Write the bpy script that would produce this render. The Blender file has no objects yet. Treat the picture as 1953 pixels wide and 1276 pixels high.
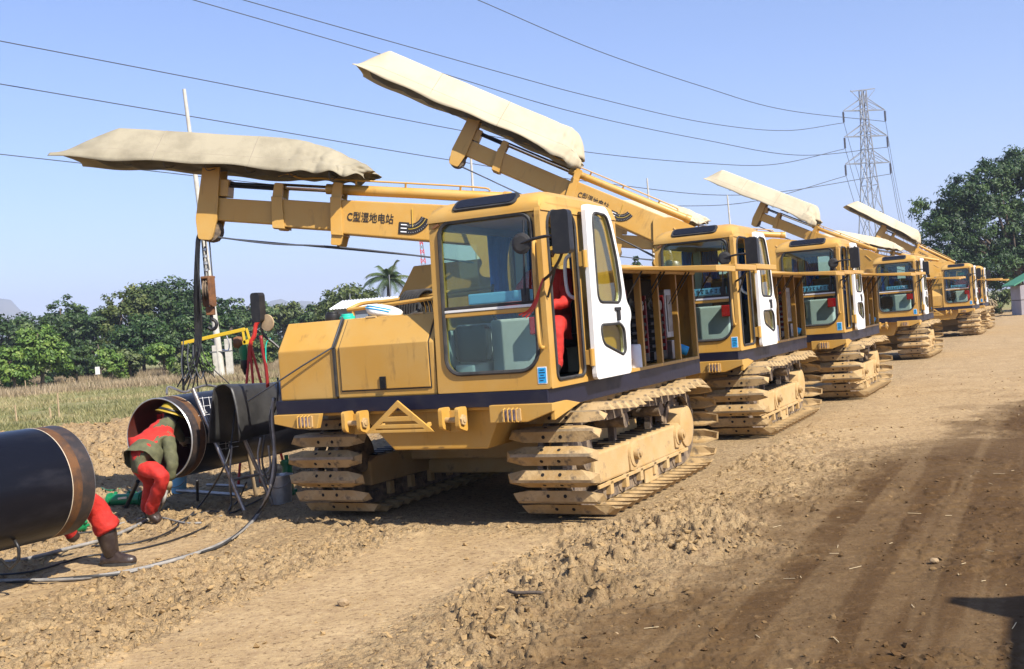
import bpy, bmesh, math, random
import numpy as np
from mathutils import Vector, Matrix, Euler
from mathutils.geometry import tessellate_polygon
R = math.radians
PI = math.pi
SC = bpy.context.scene
COL = SC.collection
rnd = random.Random(7)

# ------------------------------------------------------------------ camera
EYE = 1.6; FPX = 2060.0; ROLL = R(4.3); PITCH = R(0.4438); PW, PH = 1953.0, 1276.0
cr, sr, cp, sp = math.cos(ROLL), math.sin(ROLL), math.cos(PITCH), math.sin(PITCH)
right0 = Vector((1, 0, 0)); up0 = Vector((0, sp, cp)); fwd = Vector((0, cp, -sp))
cright = right0 * cr - up0 * sr; cup = right0 * sr + up0 * cr
cam = bpy.data.cameras.new('camera'); cam.sensor_width = 36; cam.lens = 36 * FPX / PW
cam.clip_start = 0.1; cam.clip_end = 9000
camo = bpy.data.objects.new('camera', cam); COL.objects.link(camo)
M = Matrix((cright, cup, -fwd)).transposed().to_4x4(); M.translation = (0, 0, EYE)
camo.matrix_world = M
SC.camera = camo

# ------------------------------------------------------------------ sky, sun, exposure
SUN_AZ = R(42); SUN_EL = R(44)          # azimuth measured from behind the viewer towards the right
sdir = Vector((math.sin(SUN_AZ) * math.cos(SUN_EL), -math.cos(SUN_AZ) * math.cos(SUN_EL), math.sin(SUN_EL)))
W = bpy.data.worlds.new('World'); SC.world = W; W.use_nodes = True
wn = W.node_tree; wn.nodes.clear()
sky = wn.nodes.new('ShaderNodeTexSky'); sky.sky_type = 'NISHITA'; sky.sun_disc = False
sky.sun_elevation = SUN_EL; sky.sun_rotation = math.atan2(sdir.x, sdir.y)
sky.air_density = 1.0; sky.dust_density = 0.7; sky.ozone_density = 5.0; sky.altitude = 100
bg = wn.nodes.new('ShaderNodeBackground'); bg.inputs[1].default_value = 0.100
wo = wn.nodes.new('ShaderNodeOutputWorld')
wb_ = wn.nodes.new('ShaderNodeMix'); wb_.data_type = 'RGBA'; wb_.blend_type = 'MULTIPLY'; wb_.inputs[0].default_value = 1.0; wb_.inputs[7].default_value = (1.03, 0.97, 1.08, 1)   # camera white balance
wn.links.new(sky.outputs[0], wb_.inputs[6]); wn.links.new(wb_.outputs[2], bg.inputs[0]); wn.links.new(bg.outputs[0], wo.inputs[0])
sl = bpy.data.lights.new('sun', 'SUN'); sl.energy = 4.8; sl.angle = R(0.53); sl.color = (1.0, 0.93, 0.82)
so = bpy.data.objects.new('sun', sl); COL.objects.link(so)
so.rotation_euler = sdir.to_track_quat('Z', 'Y').to_euler(); so.location = (30, -40, 50)
SC.view_settings.view_transform = 'Standard'; SC.view_settings.look = 'None'
SC.view_settings.exposure = 0.92; SC.view_settings.gamma = 1.0; SC.view_settings.use_curve_mapping = False
SC.cycles.max_bounces = 8; SC.cycles.transparent_max_bounces = 24; SC.cycles.volume_bounces = 0
SC.cycles.diffuse_bounces = 1; SC.cycles.glossy_bounces = 3

# ------------------------------------------------------------------ helpers: where a point of the site lies
def raydir(px, py):
    x, y = px - PW / 2, py - PH / 2
    xr, yr = x * cr - y * sr, x * sr + y * cr
    return (right0 * xr + up0 * -yr + fwd * FPX) / FPX
def at(px, py, d):
    r = raydir(px, py); return Vector((0, 0, EYE)) + r * (d / r.y)
def gnd(px, py, z=0.0):
    r = raydir(px, py); return Vector((0, 0, EYE)) + r * ((z - EYE) / r.z)
TH = R(27)
EX = Vector((math.cos(TH), -math.sin(TH), 0)); EY = Vector((math.sin(TH), math.cos(TH), 0))
O1 = Vector((-0.66, 9.287, 0))
def wl(a, b, z=0.0): return O1 + EX * a + EY * b + Vector((0, 0, z))

# ------------------------------------------------------------------ materials
MATS = {}
def nt(name):
    m = bpy.data.materials.new(name); m.use_nodes = True
    n = m.node_tree; p = n.nodes['Principled BSDF']; MATS[name] = m
    return m, n, p
def mat(name, col, rough=0.5, metal=0.0, col2=None, scale=6.0, lo=0.4, hi=0.65, bump=0.0, bscale=60.0, spec=None,
        coord='Object', detail=6.0, dist=0.0, coat=0.0, rough2=None, stretch=None, col3=None, scale3=10.0, lo3=0.6, hi3=0.72, stretch3=None, vary=0.0):
    m, n, p = nt(name); L = n.links
    c4 = (*col, 1)
    p.inputs['Base Color'].default_value = c4; p.inputs['Roughness'].default_value = rough
    p.inputs['Metallic'].default_value = metal
    if spec is not None: p.inputs['Specular IOR Level'].default_value = spec
    if coat: p.inputs['Coat Weight'].default_value = coat; p.inputs['Coat Roughness'].default_value = 0.12
    tc = n.nodes.new('ShaderNodeTexCoord'); src = tc.outputs[coord]
    if stretch:
        mp = n.nodes.new('ShaderNodeMapping'); mp.inputs['Scale'].default_value = stretch
        L.new(src, mp.inputs[0]); src = mp.outputs[0]
    if col2 is not None:
        t = n.nodes.new('ShaderNodeTexNoise'); t.inputs['Scale'].default_value = scale; t.inputs['Detail'].default_value = detail
        t.inputs['Roughness'].default_value = 0.62; t.inputs['Distortion'].default_value = dist
        L.new(src, t.inputs['Vector'])
        r = n.nodes.new('ShaderNodeMapRange'); r.inputs[1].default_value = lo; r.inputs[2].default_value = hi
        L.new(t.outputs[0], r.inputs[0])
        x = n.nodes.new('ShaderNodeMix'); x.data_type = 'RGBA'
        x.inputs[6].default_value = c4; x.inputs[7].default_value = (*col2, 1)
        L.new(r.outputs[0], x.inputs[0]); L.new(x.outputs[2], p.inputs['Base Color'])
        if col3 is not None:
            s3 = src
            if stretch3: mp3 = n.nodes.new('ShaderNodeMapping'); mp3.inputs['Scale'].default_value = stretch3; L.new(src, mp3.inputs[0]); s3 = mp3.outputs[0]
            t3 = n.nodes.new('ShaderNodeTexNoise'); t3.inputs['Scale'].default_value = scale3; t3.inputs['Detail'].default_value = 8; t3.inputs['Roughness'].default_value = 0.68; L.new(s3, t3.inputs['Vector'])
            r3 = n.nodes.new('ShaderNodeMapRange'); r3.inputs[1].default_value = lo3; r3.inputs[2].default_value = hi3; L.new(t3.outputs[0], r3.inputs[0])
            x3 = n.nodes.new('ShaderNodeMix'); x3.data_type = 'RGBA'; x3.inputs[7].default_value = (*col3, 1)
            L.new(x.outputs[2], x3.inputs[6]); L.new(r3.outputs[0], x3.inputs[0]); L.new(x3.outputs[2], p.inputs['Base Color'])
        if rough2 is not None:
            rr = n.nodes.new('ShaderNodeMapRange'); rr.inputs[3].default_value = rough; rr.inputs[4].default_value = rough2
            L.new(r.outputs[0], rr.inputs[0]); L.new(rr.outputs[0], p.inputs['Roughness'])
    if vary:
        oi = n.nodes.new('ShaderNodeObjectInfo'); vr = n.nodes.new('ShaderNodeMapRange'); vr.inputs[3].default_value = 1-vary; vr.inputs[4].default_value = 1+vary*0.6; L.new(oi.outputs['Random'], vr.inputs[0])
        hs = n.nodes.new('ShaderNodeHueSaturation'); L.new(vr.outputs[0], hs.inputs['Value']); L.new(p.inputs['Base Color'].links[0].from_socket, hs.inputs['Color']); L.new(hs.outputs[0], p.inputs['Base Color'])
    if bump:
        t2 = n.nodes.new('ShaderNodeTexNoise'); t2.inputs['Scale'].default_value = bscale; t2.inputs['Detail'].default_value = 5
        L.new(src, t2.inputs['Vector'])
        b = n.nodes.new('ShaderNodeBump'); b.inputs['Strength'].default_value = bump; b.inputs['Distance'].default_value = 0.02
        L.new(t2.outputs[0], b.inputs['Height']); L.new(b.outputs[0], p.inputs['Normal'])
    return m
def glassmat(name, tint, refl=1.0, rough=0.0, body=0.0, bodycol=(0.1, 0.2, 0.2)):
    m = bpy.data.materials.new(name); m.use_nodes = True; n = m.node_tree; n.nodes.clear(); L = n.links; MATS[name] = m
    o = n.nodes.new('ShaderNodeOutputMaterial'); t = n.nodes.new('ShaderNodeBsdfTransparent'); t.inputs[0].default_value = (*tint, 1)
    g = n.nodes.new('ShaderNodeBsdfGlossy'); g.inputs['Roughness'].default_value = rough; g.inputs[0].default_value = (refl, refl, refl, 1)
    lw_ = n.nodes.new('ShaderNodeLayerWeight'); lw_.inputs[0].default_value = 0.5
    pw_ = n.nodes.new('ShaderNodeMath'); pw_.operation = 'POWER'; pw_.inputs[1].default_value = 5.0; L.new(lw_.outputs['Facing'], pw_.inputs[0])
    f = n.nodes.new('ShaderNodeMapRange'); f.inputs[3].default_value = 0.045; f.inputs[4].default_value = 0.95; L.new(pw_.outputs[0], f.inputs[0])
    mx = n.nodes.new('ShaderNodeMixShader'); L.new(f.outputs[0], mx.inputs[0]); L.new(t.outputs[0], mx.inputs[1]); L.new(g.outputs[0], mx.inputs[2])
    last = mx.outputs[0]
    if body:
        d = n.nodes.new('ShaderNodeBsdfDiffuse'); d.inputs[0].default_value = (*bodycol, 1)
        m2 = n.nodes.new('ShaderNodeMixShader'); m2.inputs[0].default_value = body
        L.new(last, m2.inputs[1]); L.new(d.outputs[0], m2.inputs[2]); last = m2.outputs[0]
    L.new(last, o.inputs[0]); return m

YEL = (0.53, 0.288, 0.052)
mat('paint', YEL, 0.38, 0, (0.53, 0.325, 0.092), 2.2, 0.40, 0.70, 0.04, 90, rough2=0.64, vary=0.07, col3=(0.25, 0.14, 0.04), scale3=7.0, lo3=0.57, hi3=0.80, stretch3=(1.6, 1.6, 0.35))
mat('paint_dusty', (0.46, 0.285, 0.10), 0.6, 0, (0.50, 0.345, 0.165), 4.0, 0.32, 0.62, 0.15, 50, rough2=0.9, col3=(0.20, 0.135, 0.07), scale3=8.0, lo3=0.58, hi3=0.74)
mat('shoe', (0.34, 0.205, 0.070), 0.6, 0, (0.46, 0.32, 0.155), 5.0, 0.35, 0.6, 0.2, 40, rough2=0.9, col3=(0.10, 0.075, 0.05), scale3=9.0, lo3=0.55, hi3=0.70)
mat('shoe_bare', (0.22, 0.17, 0.11), 0.55, 0.3, (0.36, 0.27, 0.16), 9.0, 0.4, 0.6, 0.2, 40)
mat('chain', (0.13, 0.10, 0.075), 0.7, 0.2, (0.30, 0.22, 0.14), 9.0, 0.42, 0.6, 0.2, 40)
mat('navy', (0.005, 0.006, 0.020), 0.42, 0, (0.022, 0.021, 0.028), 5.0, 0.5, 0.8, 0.03, 60, rough2=0.7)
mat('black', (0.012, 0.012, 0.013), 0.45, 0, (0.03, 0.028, 0.026), 12, 0.45, 0.7)
mat('black_gloss', (0.01, 0.01, 0.012), 0.15)
mat('rubber', (0.02, 0.02, 0.02), 0.7, 0, (0.05, 0.047, 0.043), 9, 0.4, 0.7, 0.1, 40)
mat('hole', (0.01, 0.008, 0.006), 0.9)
mat('white', (0.80, 0.79, 0.76), 0.35, 0, (0.72, 0.69, 0.62), 4, 0.45, 0.75)
mat('chrome', (0.75, 0.75, 0.76), 0.12, 1.0)
mat('steel', (0.36, 0.34, 0.32), 0.4, 0.8, (0.22, 0.17, 0.13), 9, 0.45, 0.7)
mat('rust', (0.22, 0.095, 0.035), 0.75, 0.1, (0.13, 0.06, 0.03), 14, 0.4, 0.65, 0.2, 60)
mat('galv', (0.55, 0.56, 0.57), 0.38, 0.75, (0.40, 0.41, 0.42), 8, 0.4, 0.65)
mat('tarp', (0.50, 0.435, 0.30), 0.8, 0, (0.43, 0.365, 0.245), 1.6, 0.42, 0.68, 0.05, 70)
mat('tarp_dimmed', (0.33, 0.29, 0.20), 0.85, 0, (0.23, 0.20, 0.135), 3.0, 0.40, 0.68, 0.10, 60)  # darker copy of the tarp colour, standing in for grazing light
mat('rubber_sheet', (0.020, 0.020, 0.020), 0.45, 0, (0.042, 0.041, 0.039), 5, 0.4, 0.7, 0.1, 30)
mat('tarp_seam', (0.30, 0.26, 0.19), 0.9)
mat('tarp_undershade', (0.05, 0.045, 0.035), 0.9, 0, (0.09, 0.08, 0.06), 5)
mat('trim', (0.50, 0.54, 0.48), 0.6, 0, (0.42, 0.46, 0.40), 3)
mat('trim_dark', (0.05, 0.07, 0.07), 0.6)
mat('curtain', (0.03, 0.22, 0.72), 0.85, 0, (0.04, 0.29, 0.82), 6)
mat('shelfblue', (0.28, 0.58, 0.72), 0.5)
mat('cushion', (0.42, 0.38, 0.20), 0.9, 0, (0.33, 0.29, 0.14), 30)
mat('red', (0.50, 0.022, 0.012), 0.8, 0, (0.36, 0.013, 0.009), 9, 0.42, 0.66, 0.7, 16)
mat('red_dark', (0.22, 0.008, 0.008), 0.5)
mat('olive', (0.105, 0.105, 0.05), 0.85, 0, (0.07, 0.072, 0.035), 14, 0.4, 0.65, 0.35, 30)
mat('skin', (0.30, 0.15, 0.09), 0.5)
mat('boot', (0.028, 0.018, 0.015), 0.38, 0, (0.055, 0.038, 0.03), 12, 0.45, 0.7, 0.25, 30)
mat('glove', (0.33, 0.24, 0.13), 0.85)
mat('helmet', (0.36, 0.25, 0.025), 0.4)
mat('yellow', (0.62, 0.42, 0.02), 0.45)
mat('redpaint', (0.50, 0.03, 0.02), 0.45)
mat('green', (0.008, 0.17, 0.06), 0.35)
mat('teal', (0.02, 0.50, 0.36), 0.4)
mat('bluesticker', (0.03, 0.36, 0.72), 0.5)
mat('print', (0.012, 0.01, 0.01), 0.6)
mat('printwhite', (0.80, 0.80, 0.80), 0.6)
mat('printyellow', (0.65, 0.45, 0.05), 0.6)
mat('lamp_glass', (0.55, 0.50, 0.58), 0.08, 0.6, (0.25, 0.2, 0.3), 30)
mat('tailred', (0.45, 0.01, 0.015), 0.2)
mat('pipe', (0.005, 0.0055, 0.009), 0.30, 0, (0.022, 0.022, 0.028), 5, 0.52, 0.80, 0.06, 40, rough2=0.45, spec=0.22, detail=9, stretch=(1, 1, 0.4))
mat('pipe_in', (0.13, 0.022, 0.012), 0.6, 0, (0.07, 0.018, 0.012), 4)
mat('bandbrown', (0.13, 0.055, 0.016), 0.7, 0, (0.06, 0.03, 0.015), 12, 0.4, 0.65)
mat('concrete', (0.52, 0.49, 0.43), 0.85, 0, (0.42, 0.39, 0.33), 3, 0.4, 0.65)
mat('lattice', (0.20, 0.21, 0.23), 0.5, 0.2)
mat('wire', (0.06, 0.065, 0.075), 0.6)
mat('insul', (0.07, 0.06, 0.06), 0.3)
mat('bark', (0.13, 0.10, 0.07), 0.9, 0, (0.08, 0.06, 0.045), 12, 0.4, 0.6, 0.4, 20)
mat('wood', (0.42, 0.31, 0.18), 0.85, 0, (0.30, 0.21, 0.12), 9)
mat('hosegrey', (0.20, 0.19, 0.175), 0.6, 0, (0.30, 0.28, 0.25), 14, 0.4, 0.65)
mat('barend', (0.035, 0.03, 0.03), 0.5, 0.2, (0.09, 0.06, 0.045), 10, 0.45, 0.7)
mat('palestone', (0.50, 0.42, 0.31), 0.9, 0, (0.40, 0.33, 0.23), 30)
mat('clodm', (0.40, 0.285, 0.16), 0.95, 0, (0.30, 0.21, 0.115), 7, 0.4, 0.65, 0.4, 60, coord='Generated')
mat('straw', (0.62, 0.50, 0.30), 0.8)
mat('sheetwhite', (0.78, 0.78, 0.76), 0.5)
mat('wallgrey', (0.33, 0.30, 0.31), 0.8, 0, (0.27, 0.25, 0.26), 2)
mat('roofgreen', (0.07, 0.25, 0.15), 0.6)
mat('sack', (0.72, 0.72, 0.70), 0.7, 0, (0.62, 0.62, 0.6), 9, bump=0.4, bscale=12)
mat('hillm', (0.10, 0.12, 0.07), 0.95, 0, (0.16, 0.15, 0.09), 0.01, 0.4, 0.6)
mat('truckpaint', (0.30, 0.31, 0.30), 0.5)
glassmat('glass', (0.78, 0.89, 0.89), 0.95)
glassmat('glass_dark', (0.16, 0.19, 0.20))
glassmat('glass_door', (0.84, 0.88, 0.72), 0.9)
def leafmat(name, c1, c2, c3):
    m = bpy.data.materials.new(name); m.use_nodes = True; n = m.node_tree; n.nodes.clear(); L = n.links; MATS[name] = m
    o = n.nodes.new('ShaderNodeOutputMaterial'); a = n.nodes.new('ShaderNodeAttribute'); a.attribute_name = 'rnd'
    cr_ = n.nodes.new('ShaderNodeValToRGB'); e = cr_.color_ramp.elements
    e[0].color = (*c1, 1); e[1].color = (*c3, 1); k = cr_.color_ramp.elements.new(0.5); k.color = (*c2, 1)
    L.new(a.outputs['Fac'], cr_.inputs[0])
    d = n.nodes.new('ShaderNodeBsdfPrincipled'); d.inputs['Roughness'].default_value = 0.55
    t = n.nodes.new('ShaderNodeBsdfTranslucent'); L.new(cr_.outputs[0], d.inputs['Base Color']); L.new(cr_.outputs[0], t.inputs[0])
    mx = n.nodes.new('ShaderNodeMixShader'); mx.inputs[0].default_value = 0.22
    L.new(d.outputs[0], mx.inputs[1]); L.new(t.outputs[0], mx.inputs[2]); L.new(mx.outputs[0], o.inputs[0])
leafmat('leaf', (0.016, 0.040, 0.009), (0.040, 0.082, 0.018), (0.095, 0.145, 0.036))
leafmat('leaf_yellow', (0.032, 0.052, 0.011), (0.080, 0.112, 0.024), (0.17, 0.19, 0.05))
leafmat('leaf_bright', (0.040, 0.090, 0.011), (0.10, 0.185, 0.025), (0.22, 0.30, 0.055))
leafmat('leaf_dark', (0.010, 0.032, 0.007), (0.028, 0.070, 0.013), (0.085, 0.145, 0.028))
leafmat('palmleaf', (0.03, 0.06, 0.02), (0.07, 0.11, 0.03), (0.16, 0.18, 0.07))
leafmat('grassm', (0.13, 0.14, 0.05), (0.25, 0.235, 0.09), (0.42, 0.335, 0.17))
leafmat('brushm', (0.22, 0.165, 0.09), (0.34, 0.26, 0.15), (0.45, 0.345, 0.21))

# ------------------------------------------------------------------ mesh builder
class MB:
    def __init__(s): s.v = []; s.f = []; s.m = []
    def add(s, vs, fs, mi=0):
        o = len(s.v); s.v += [tuple(v) for v in vs]; s.f += [tuple(i + o for i in f) for f in fs]; s.m += [mi] * len(fs); return s
    def box(s, lo, hi, mi=0):
        x0, y0, z0 = lo; x1, y1, z1 = hi
        return s.add([(x0,y0,z0),(x1,y0,z0),(x1,y1,z0),(x0,y1,z0),(x0,y0,z1),(x1,y0,z1),(x1,y1,z1),(x0,y1,z1)],
                     [(0,3,2,1),(4,5,6,7),(0,1,5,4),(1,2,6,5),(2,3,7,6),(3,0,4,7)], mi)
    def bar(s, p, q, w, h, up=(0,0,1), mi=0):
        p, q = Vector(p), Vector(q); d = (q - p).normalized(); u = Vector(up)
        if abs(d.dot(u)) > 0.98: u = Vector((0, 1, 0)) if abs(d.y) < 0.9 else Vector((1, 0, 0))
        x = d.cross(u).normalized(); u = x.cross(d)
        vs = [b + x * (w/2*i) + u * (h/2*j) for b in (p, q) for i, j in ((-1,-1),(1,-1),(1,1),(-1,1))]
        return s.add(vs, [(0,3,2,1),(4,5,6,7),(0,1,5,4),(1,2,6,5),(2,3,7,6),(3,0,4,7)], mi)
    def tube(s, pts, r, n=8, cap=True, mi=0):
        P = [Vector(p) for p in pts]; rs = r if isinstance(r, (list, tuple)) else [r] * len(P)
        t = (P[1] - P[0]).normalized(); u = t.orthogonal().normalized(); vs = []; fs = []
        for i, p in enumerate(P):
            if i: 
                t2 = (P[min(i+1, len(P)-1)] - P[i-1]).normalized()
                ax = t.cross(t2)
                if ax.length > 1e-7: u = Matrix.Rotation(t.angle(t2), 3, ax) @ u
                t = t2
            w = t.cross(u).normalized()
            vs += [p + (u * math.cos(2*PI*k/n) + w * math.sin(2*PI*k/n)) * rs[i] for k in range(n)]
        for i in range(len(P) - 1):
            for k in range(n): fs.append((i*n+k, i*n+(k+1)%n, (i+1)*n+(k+1)%n, (i+1)*n+k))
        if cap: fs.append(tuple(range(n-1, -1, -1))); fs.append(tuple((len(P)-1)*n + k for k in range(n)))
        return s.add(vs, fs, mi)
    def cyl(s, p, q, r, n=16, mi=0, r2=None): return s.tube([p, q], [r, r if r2 is None else r2], n, True, mi)
    def plate(s, outer, holes, w0, w1, f, mi=0):
        loops = [outer] + list(holes); flat = [p for l in loops for p in l]
        tris = tessellate_polygon([[Vector((p[0], p[1], 0)) for p in l] for l in loops]); n = len(flat)
        vs = [f(p[0], p[1], w0) for p in flat] + [f(p[0], p[1], w1) for p in flat]
        fs = [tuple(t) for t in tris] + [tuple(i + n for i in t[::-1]) for t in tris]
        k = 0
        for l in loops:
            m = len(l)
            for i in range(m): a, b = k + i, k + (i + 1) % m; fs.append((a, b, b + n, a + n))
            k += m
        return s.add(vs, fs, mi)
    def grid(s, rows, mi=0, closed=False):
        nr, nc = len(rows), len(rows[0]); vs = [p for r in rows for p in r]; fs = []
        for i in range(nr - 1):
            for j in range(nc if closed else nc - 1):
                j2 = (j + 1) % nc; fs.append((i*nc+j, i*nc+j2, (i+1)*nc+j2, (i+1)*nc+j))
        return s.add(vs, fs, mi)
    def lathe(s, prof, c=(0,0,0), n=16, axis='z', mi=0):
        rows = []
        for r, h in prof:
            row = []
            for k in range(n):
                a = 2*PI*k/n; x, y = r*math.cos(a), r*math.sin(a)
                q = {'z': (x, y, h), 'x': (h, x, y), 'y': (x, h, y)}[axis]
                row.append((q[0]+c[0], q[1]+c[1], q[2]+c[2]))
            rows.append(row)
        s.grid(rows, mi, True)
        o = len(s.v) - len(prof) * n
        s.f.append(tuple(o + k for k in range(n))); s.f.append(tuple(len(s.v) - n + k for k in range(n))); s.m += [mi, mi]
        return s
    def mesh(s, name, mats, bevel=0.0, smooth=False, seg=2, ang=30, fixn=True):
        me = bpy.data.meshes.new(name); me.from_pydata(s.v, [], s.f)
        for m in (mats if isinstance(mats, (list, tuple)) else [mats]): me.materials.append(MATS[m])
        if any(s.m): me.polygons.foreach_set('material_index', s.m)
        if fixn or bevel:
            bm = bmesh.new(); bm.from_mesh(me)
            bmesh.ops.remove_doubles(bm, verts=bm.verts, dist=1e-5)
            if fixn: bmesh.ops.recalc_face_normals(bm, faces=bm.faces)
            if bevel:
                es = [e for e in bm.edges if len(e.link_faces) == 2 and e.calc_face_angle(0) > R(ang)]
                bmesh.ops.bevel(bm, geom=es, offset=bevel, segments=seg, affect='EDGES', profile=0.6, clamp_overlap=True)
            bm.to_mesh(me); bm.free()
        if smooth:
            me.polygons.foreach_set('use_smooth', [True] * len(me.polygons))
            if smooth != 'all': me.set_sharp_from_angle(angle=R(40))
        me.update(); return me
    def build(s, name, mats, parent=None, bevel=0.0, smooth=False, loc=None, rot=None, **k):
        return link(name, s.mesh(name, mats, bevel, smooth, **k), parent, loc, rot)
def link(name, me, parent=None, loc=None, rot=None):
    o = bpy.data.objects.new(name, me); COL.objects.link(o)
    if parent is not None: o.parent = parent
    if loc is not None: o.location = loc
    if rot is not None: o.rotation_euler = rot
    return o
def tag(o, label, cat, group=None, kind=None):
    o['label'] = label
    if cat: o['category'] = cat
    if group: o['group'] = group
    if kind: o['kind'] = kind
    return o
def empty(name, loc=(0,0,0), rz=0.0):
    o = bpy.data.objects.new(name, None); COL.objects.link(o); o.location = loc; o.rotation_euler = (0, 0, rz); o.empty_display_size = 0.3; return o
KIDS = {}
def copy_tree(o, parent=None):
    c = o.copy(); COL.objects.link(c); c.parent = parent
    for ch in list(o.children): copy_tree(ch, c)
    return c
def smoothpath(pts, n=8):
    P = [Vector(p) for p in pts]; P = [P[0] * 2 - P[1]] + P + [P[-1] * 2 - P[-2]]; out = []
    for i in range(1, len(P) - 2):
        a, b, c, d = P[i-1:i+3]
        for k in range(n):
            t = k / n
            out.append(0.5 * ((2*b) + (c-a)*t + (2*a-5*b+4*c-d)*t*t + (3*b-a-3*c+d)*t**3))
    out.append(P[-2]); return out
def rrect(x0, x1, y0, y1, r, n=5):
    rs = r if isinstance(r, (list, tuple)) else [r]*4
    out = []
    for (cx, cy, a0, q) in ((x1-rs[0], y1-rs[0], 0, rs[0]), (x0+rs[1], y1-rs[1], 90, rs[1]), (x0+rs[2], y0+rs[2], 180, rs[2]), (x1-rs[3], y0+rs[3], 270, rs[3])):
        for k in range(n + 1): a = R(a0 + 90*k/n); out.append((cx + q*math.cos(a), cy + q*math.sin(a)))
    return out
def roundpoly(poly, r, n=4):
    out = []; m = len(poly)
    for i in range(m):
        p = Vector(poly[i]); a = Vector(poly[i-1]) - p; b = Vector(poly[(i+1) % m]) - p
        q = min(r, a.length*0.45, b.length*0.45); s0 = p + a.normalized()*q; s1 = p + b.normalized()*q
        for k in range(n + 1): t = k/n; out.append(tuple((1-t)**2*s0 + 2*t*(1-t)*p + t*t*s1))
    return out
def textmesh(body, size):
    c = bpy.data.curves.new('text', 'FONT'); c.body = body; c.size = size; c.align_x = 'CENTER'; c.align_y = 'CENTER'; c.offset = size*0.012
    o = bpy.data.objects.new('text', c); COL.objects.link(o)
    me = bpy.data.meshes.new_from_object(o.evaluated_get(bpy.context.evaluated_depsgraph_get()))
    bpy.data.objects.remove(o); bpy.data.curves.remove(c); return me
FR = lambda u, v, w: (u, w, v)        # plate in a plane of constant y (u = x, v = z)
SD = lambda u, v, w: (w, u, v)        # plate in a plane of constant x (u = y, v = z)
FL = lambda u, v, w: (u, v, w)

# numpy value noise
def _h(ix, iy, s):
    h = (ix.astype(np.int64) * 374761393 + iy.astype(np.int64) * 668265263 + s * 974634777) & 0xffffffff
    h = ((h ^ (h >> 13)) * 1274126177) & 0xffffffff
    return ((h ^ (h >> 16)) & 0xffff) / 65535.0
def vn(x, y, s=0):
    ix, iy = np.floor(x), np.floor(y); fx, fy = x - ix, y - iy
    fx = fx*fx*fx*(fx*(fx*6-15)+10); fy = fy*fy*fy*(fy*(fy*6-15)+10)
    a, b, c, d = _h(ix, iy, s), _h(ix+1, iy, s), _h(ix, iy+1, s), _h(ix+1, iy+1, s)
    return a + (b-a)*fx + (c-a)*fy + (a-b-c+d)*fx*fy
def fbm(x, y, o=4, s=0, g=0.5):
    t = 0; a = 1; w = 0
    for i in range(o): t = t + a*vn(x, y, s+i); w += a; a *= g; x, y = x*2.03 + y*0.31, y*2.03 - x*0.15
    return t/w

# ------------------------------------------------------------------ ground
def sst(e0, e1, x):
    t = np.clip((x - e0) / (e1 - e0), 0, 1); return t*t*(3-2*t)
def ab(x, y):
    dx, dy = x - O1.x, y - O1.y
    return dx*EX.x + dy*EX.y, dx*EY.x + dy*EY.y
def zones(x, y):
    a, b = ab(x, y)
    n = fbm(x*0.55, y*0.55, 3, 11); n2 = fbm(x*1.7, y*1.7, 3, 23)
    ae = 2.50 + 0.20*np.clip(b, 0, 20) + (n - 0.5)*1.2 + (n2 - 0.5)*0.5 + (fbm(x*7, y*7, 3, 157)-0.5)*0.5
    road = 0.65*sst(-0.25, 0.25, a - ae) + 0.35*sst(0.0, 0.8, a - ae)
    damp = road * (1 - 0.7*sst(10, 30, b)) * (0.90 + 0.10*sst(0.35, 0.6, fbm(a*0.9, b*0.22, 3, 31)))
    streak = fbm(a*5.5, b*0.22, 4, 151); damp = damp*(0.88 + 0.18*sst(0.36, 0.52, streak)); damp = np.clip(damp, 0, 1)
    damp = np.maximum(damp, 0.30*sst(0.62, 0.74, fbm(x*0.8, y*0.8, 3, 47))*sst(1.6, 2.2, a)*(1-sst(6, 14, b)))
    wob = (fbm(b*0.35, a*0.2, 2, 5) - 0.5)*0.5
    lane = sst(0.15, 0.4, a+wob)*(1-sst(1.35, 1.6, a+wob))*(1-sst(-0.9, -0.2, b))
    lane2 = 0.8*sst(-2.3, -2.0, a+wob)*(1-sst(-1.5, -1.2, a+wob))*(1-sst(-1.5, -0.6, b))
    smooth = np.maximum(np.maximum(lane, lane2), road*0.86)
    smooth = np.maximum(smooth, sst(1.3, 2.2, a)*sst(2, 6, b)*0.8)
    grass = sst(-13.0, -15.5, a + (n-0.5)*4)
    grass = np.maximum(grass, sst(70, 90, y)*sst(20, 10, a))
    bank = sst(-5.2, -7.0, a)*(1-grass)
    under = sst(-1.9, -1.5, a)*(1-sst(1.5, 1.8, a))*sst(-0.3, 0.1, b)*(1-sst(34, 40, b))
    return a, b, road, damp, smooth, grass, bank, under
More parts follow.
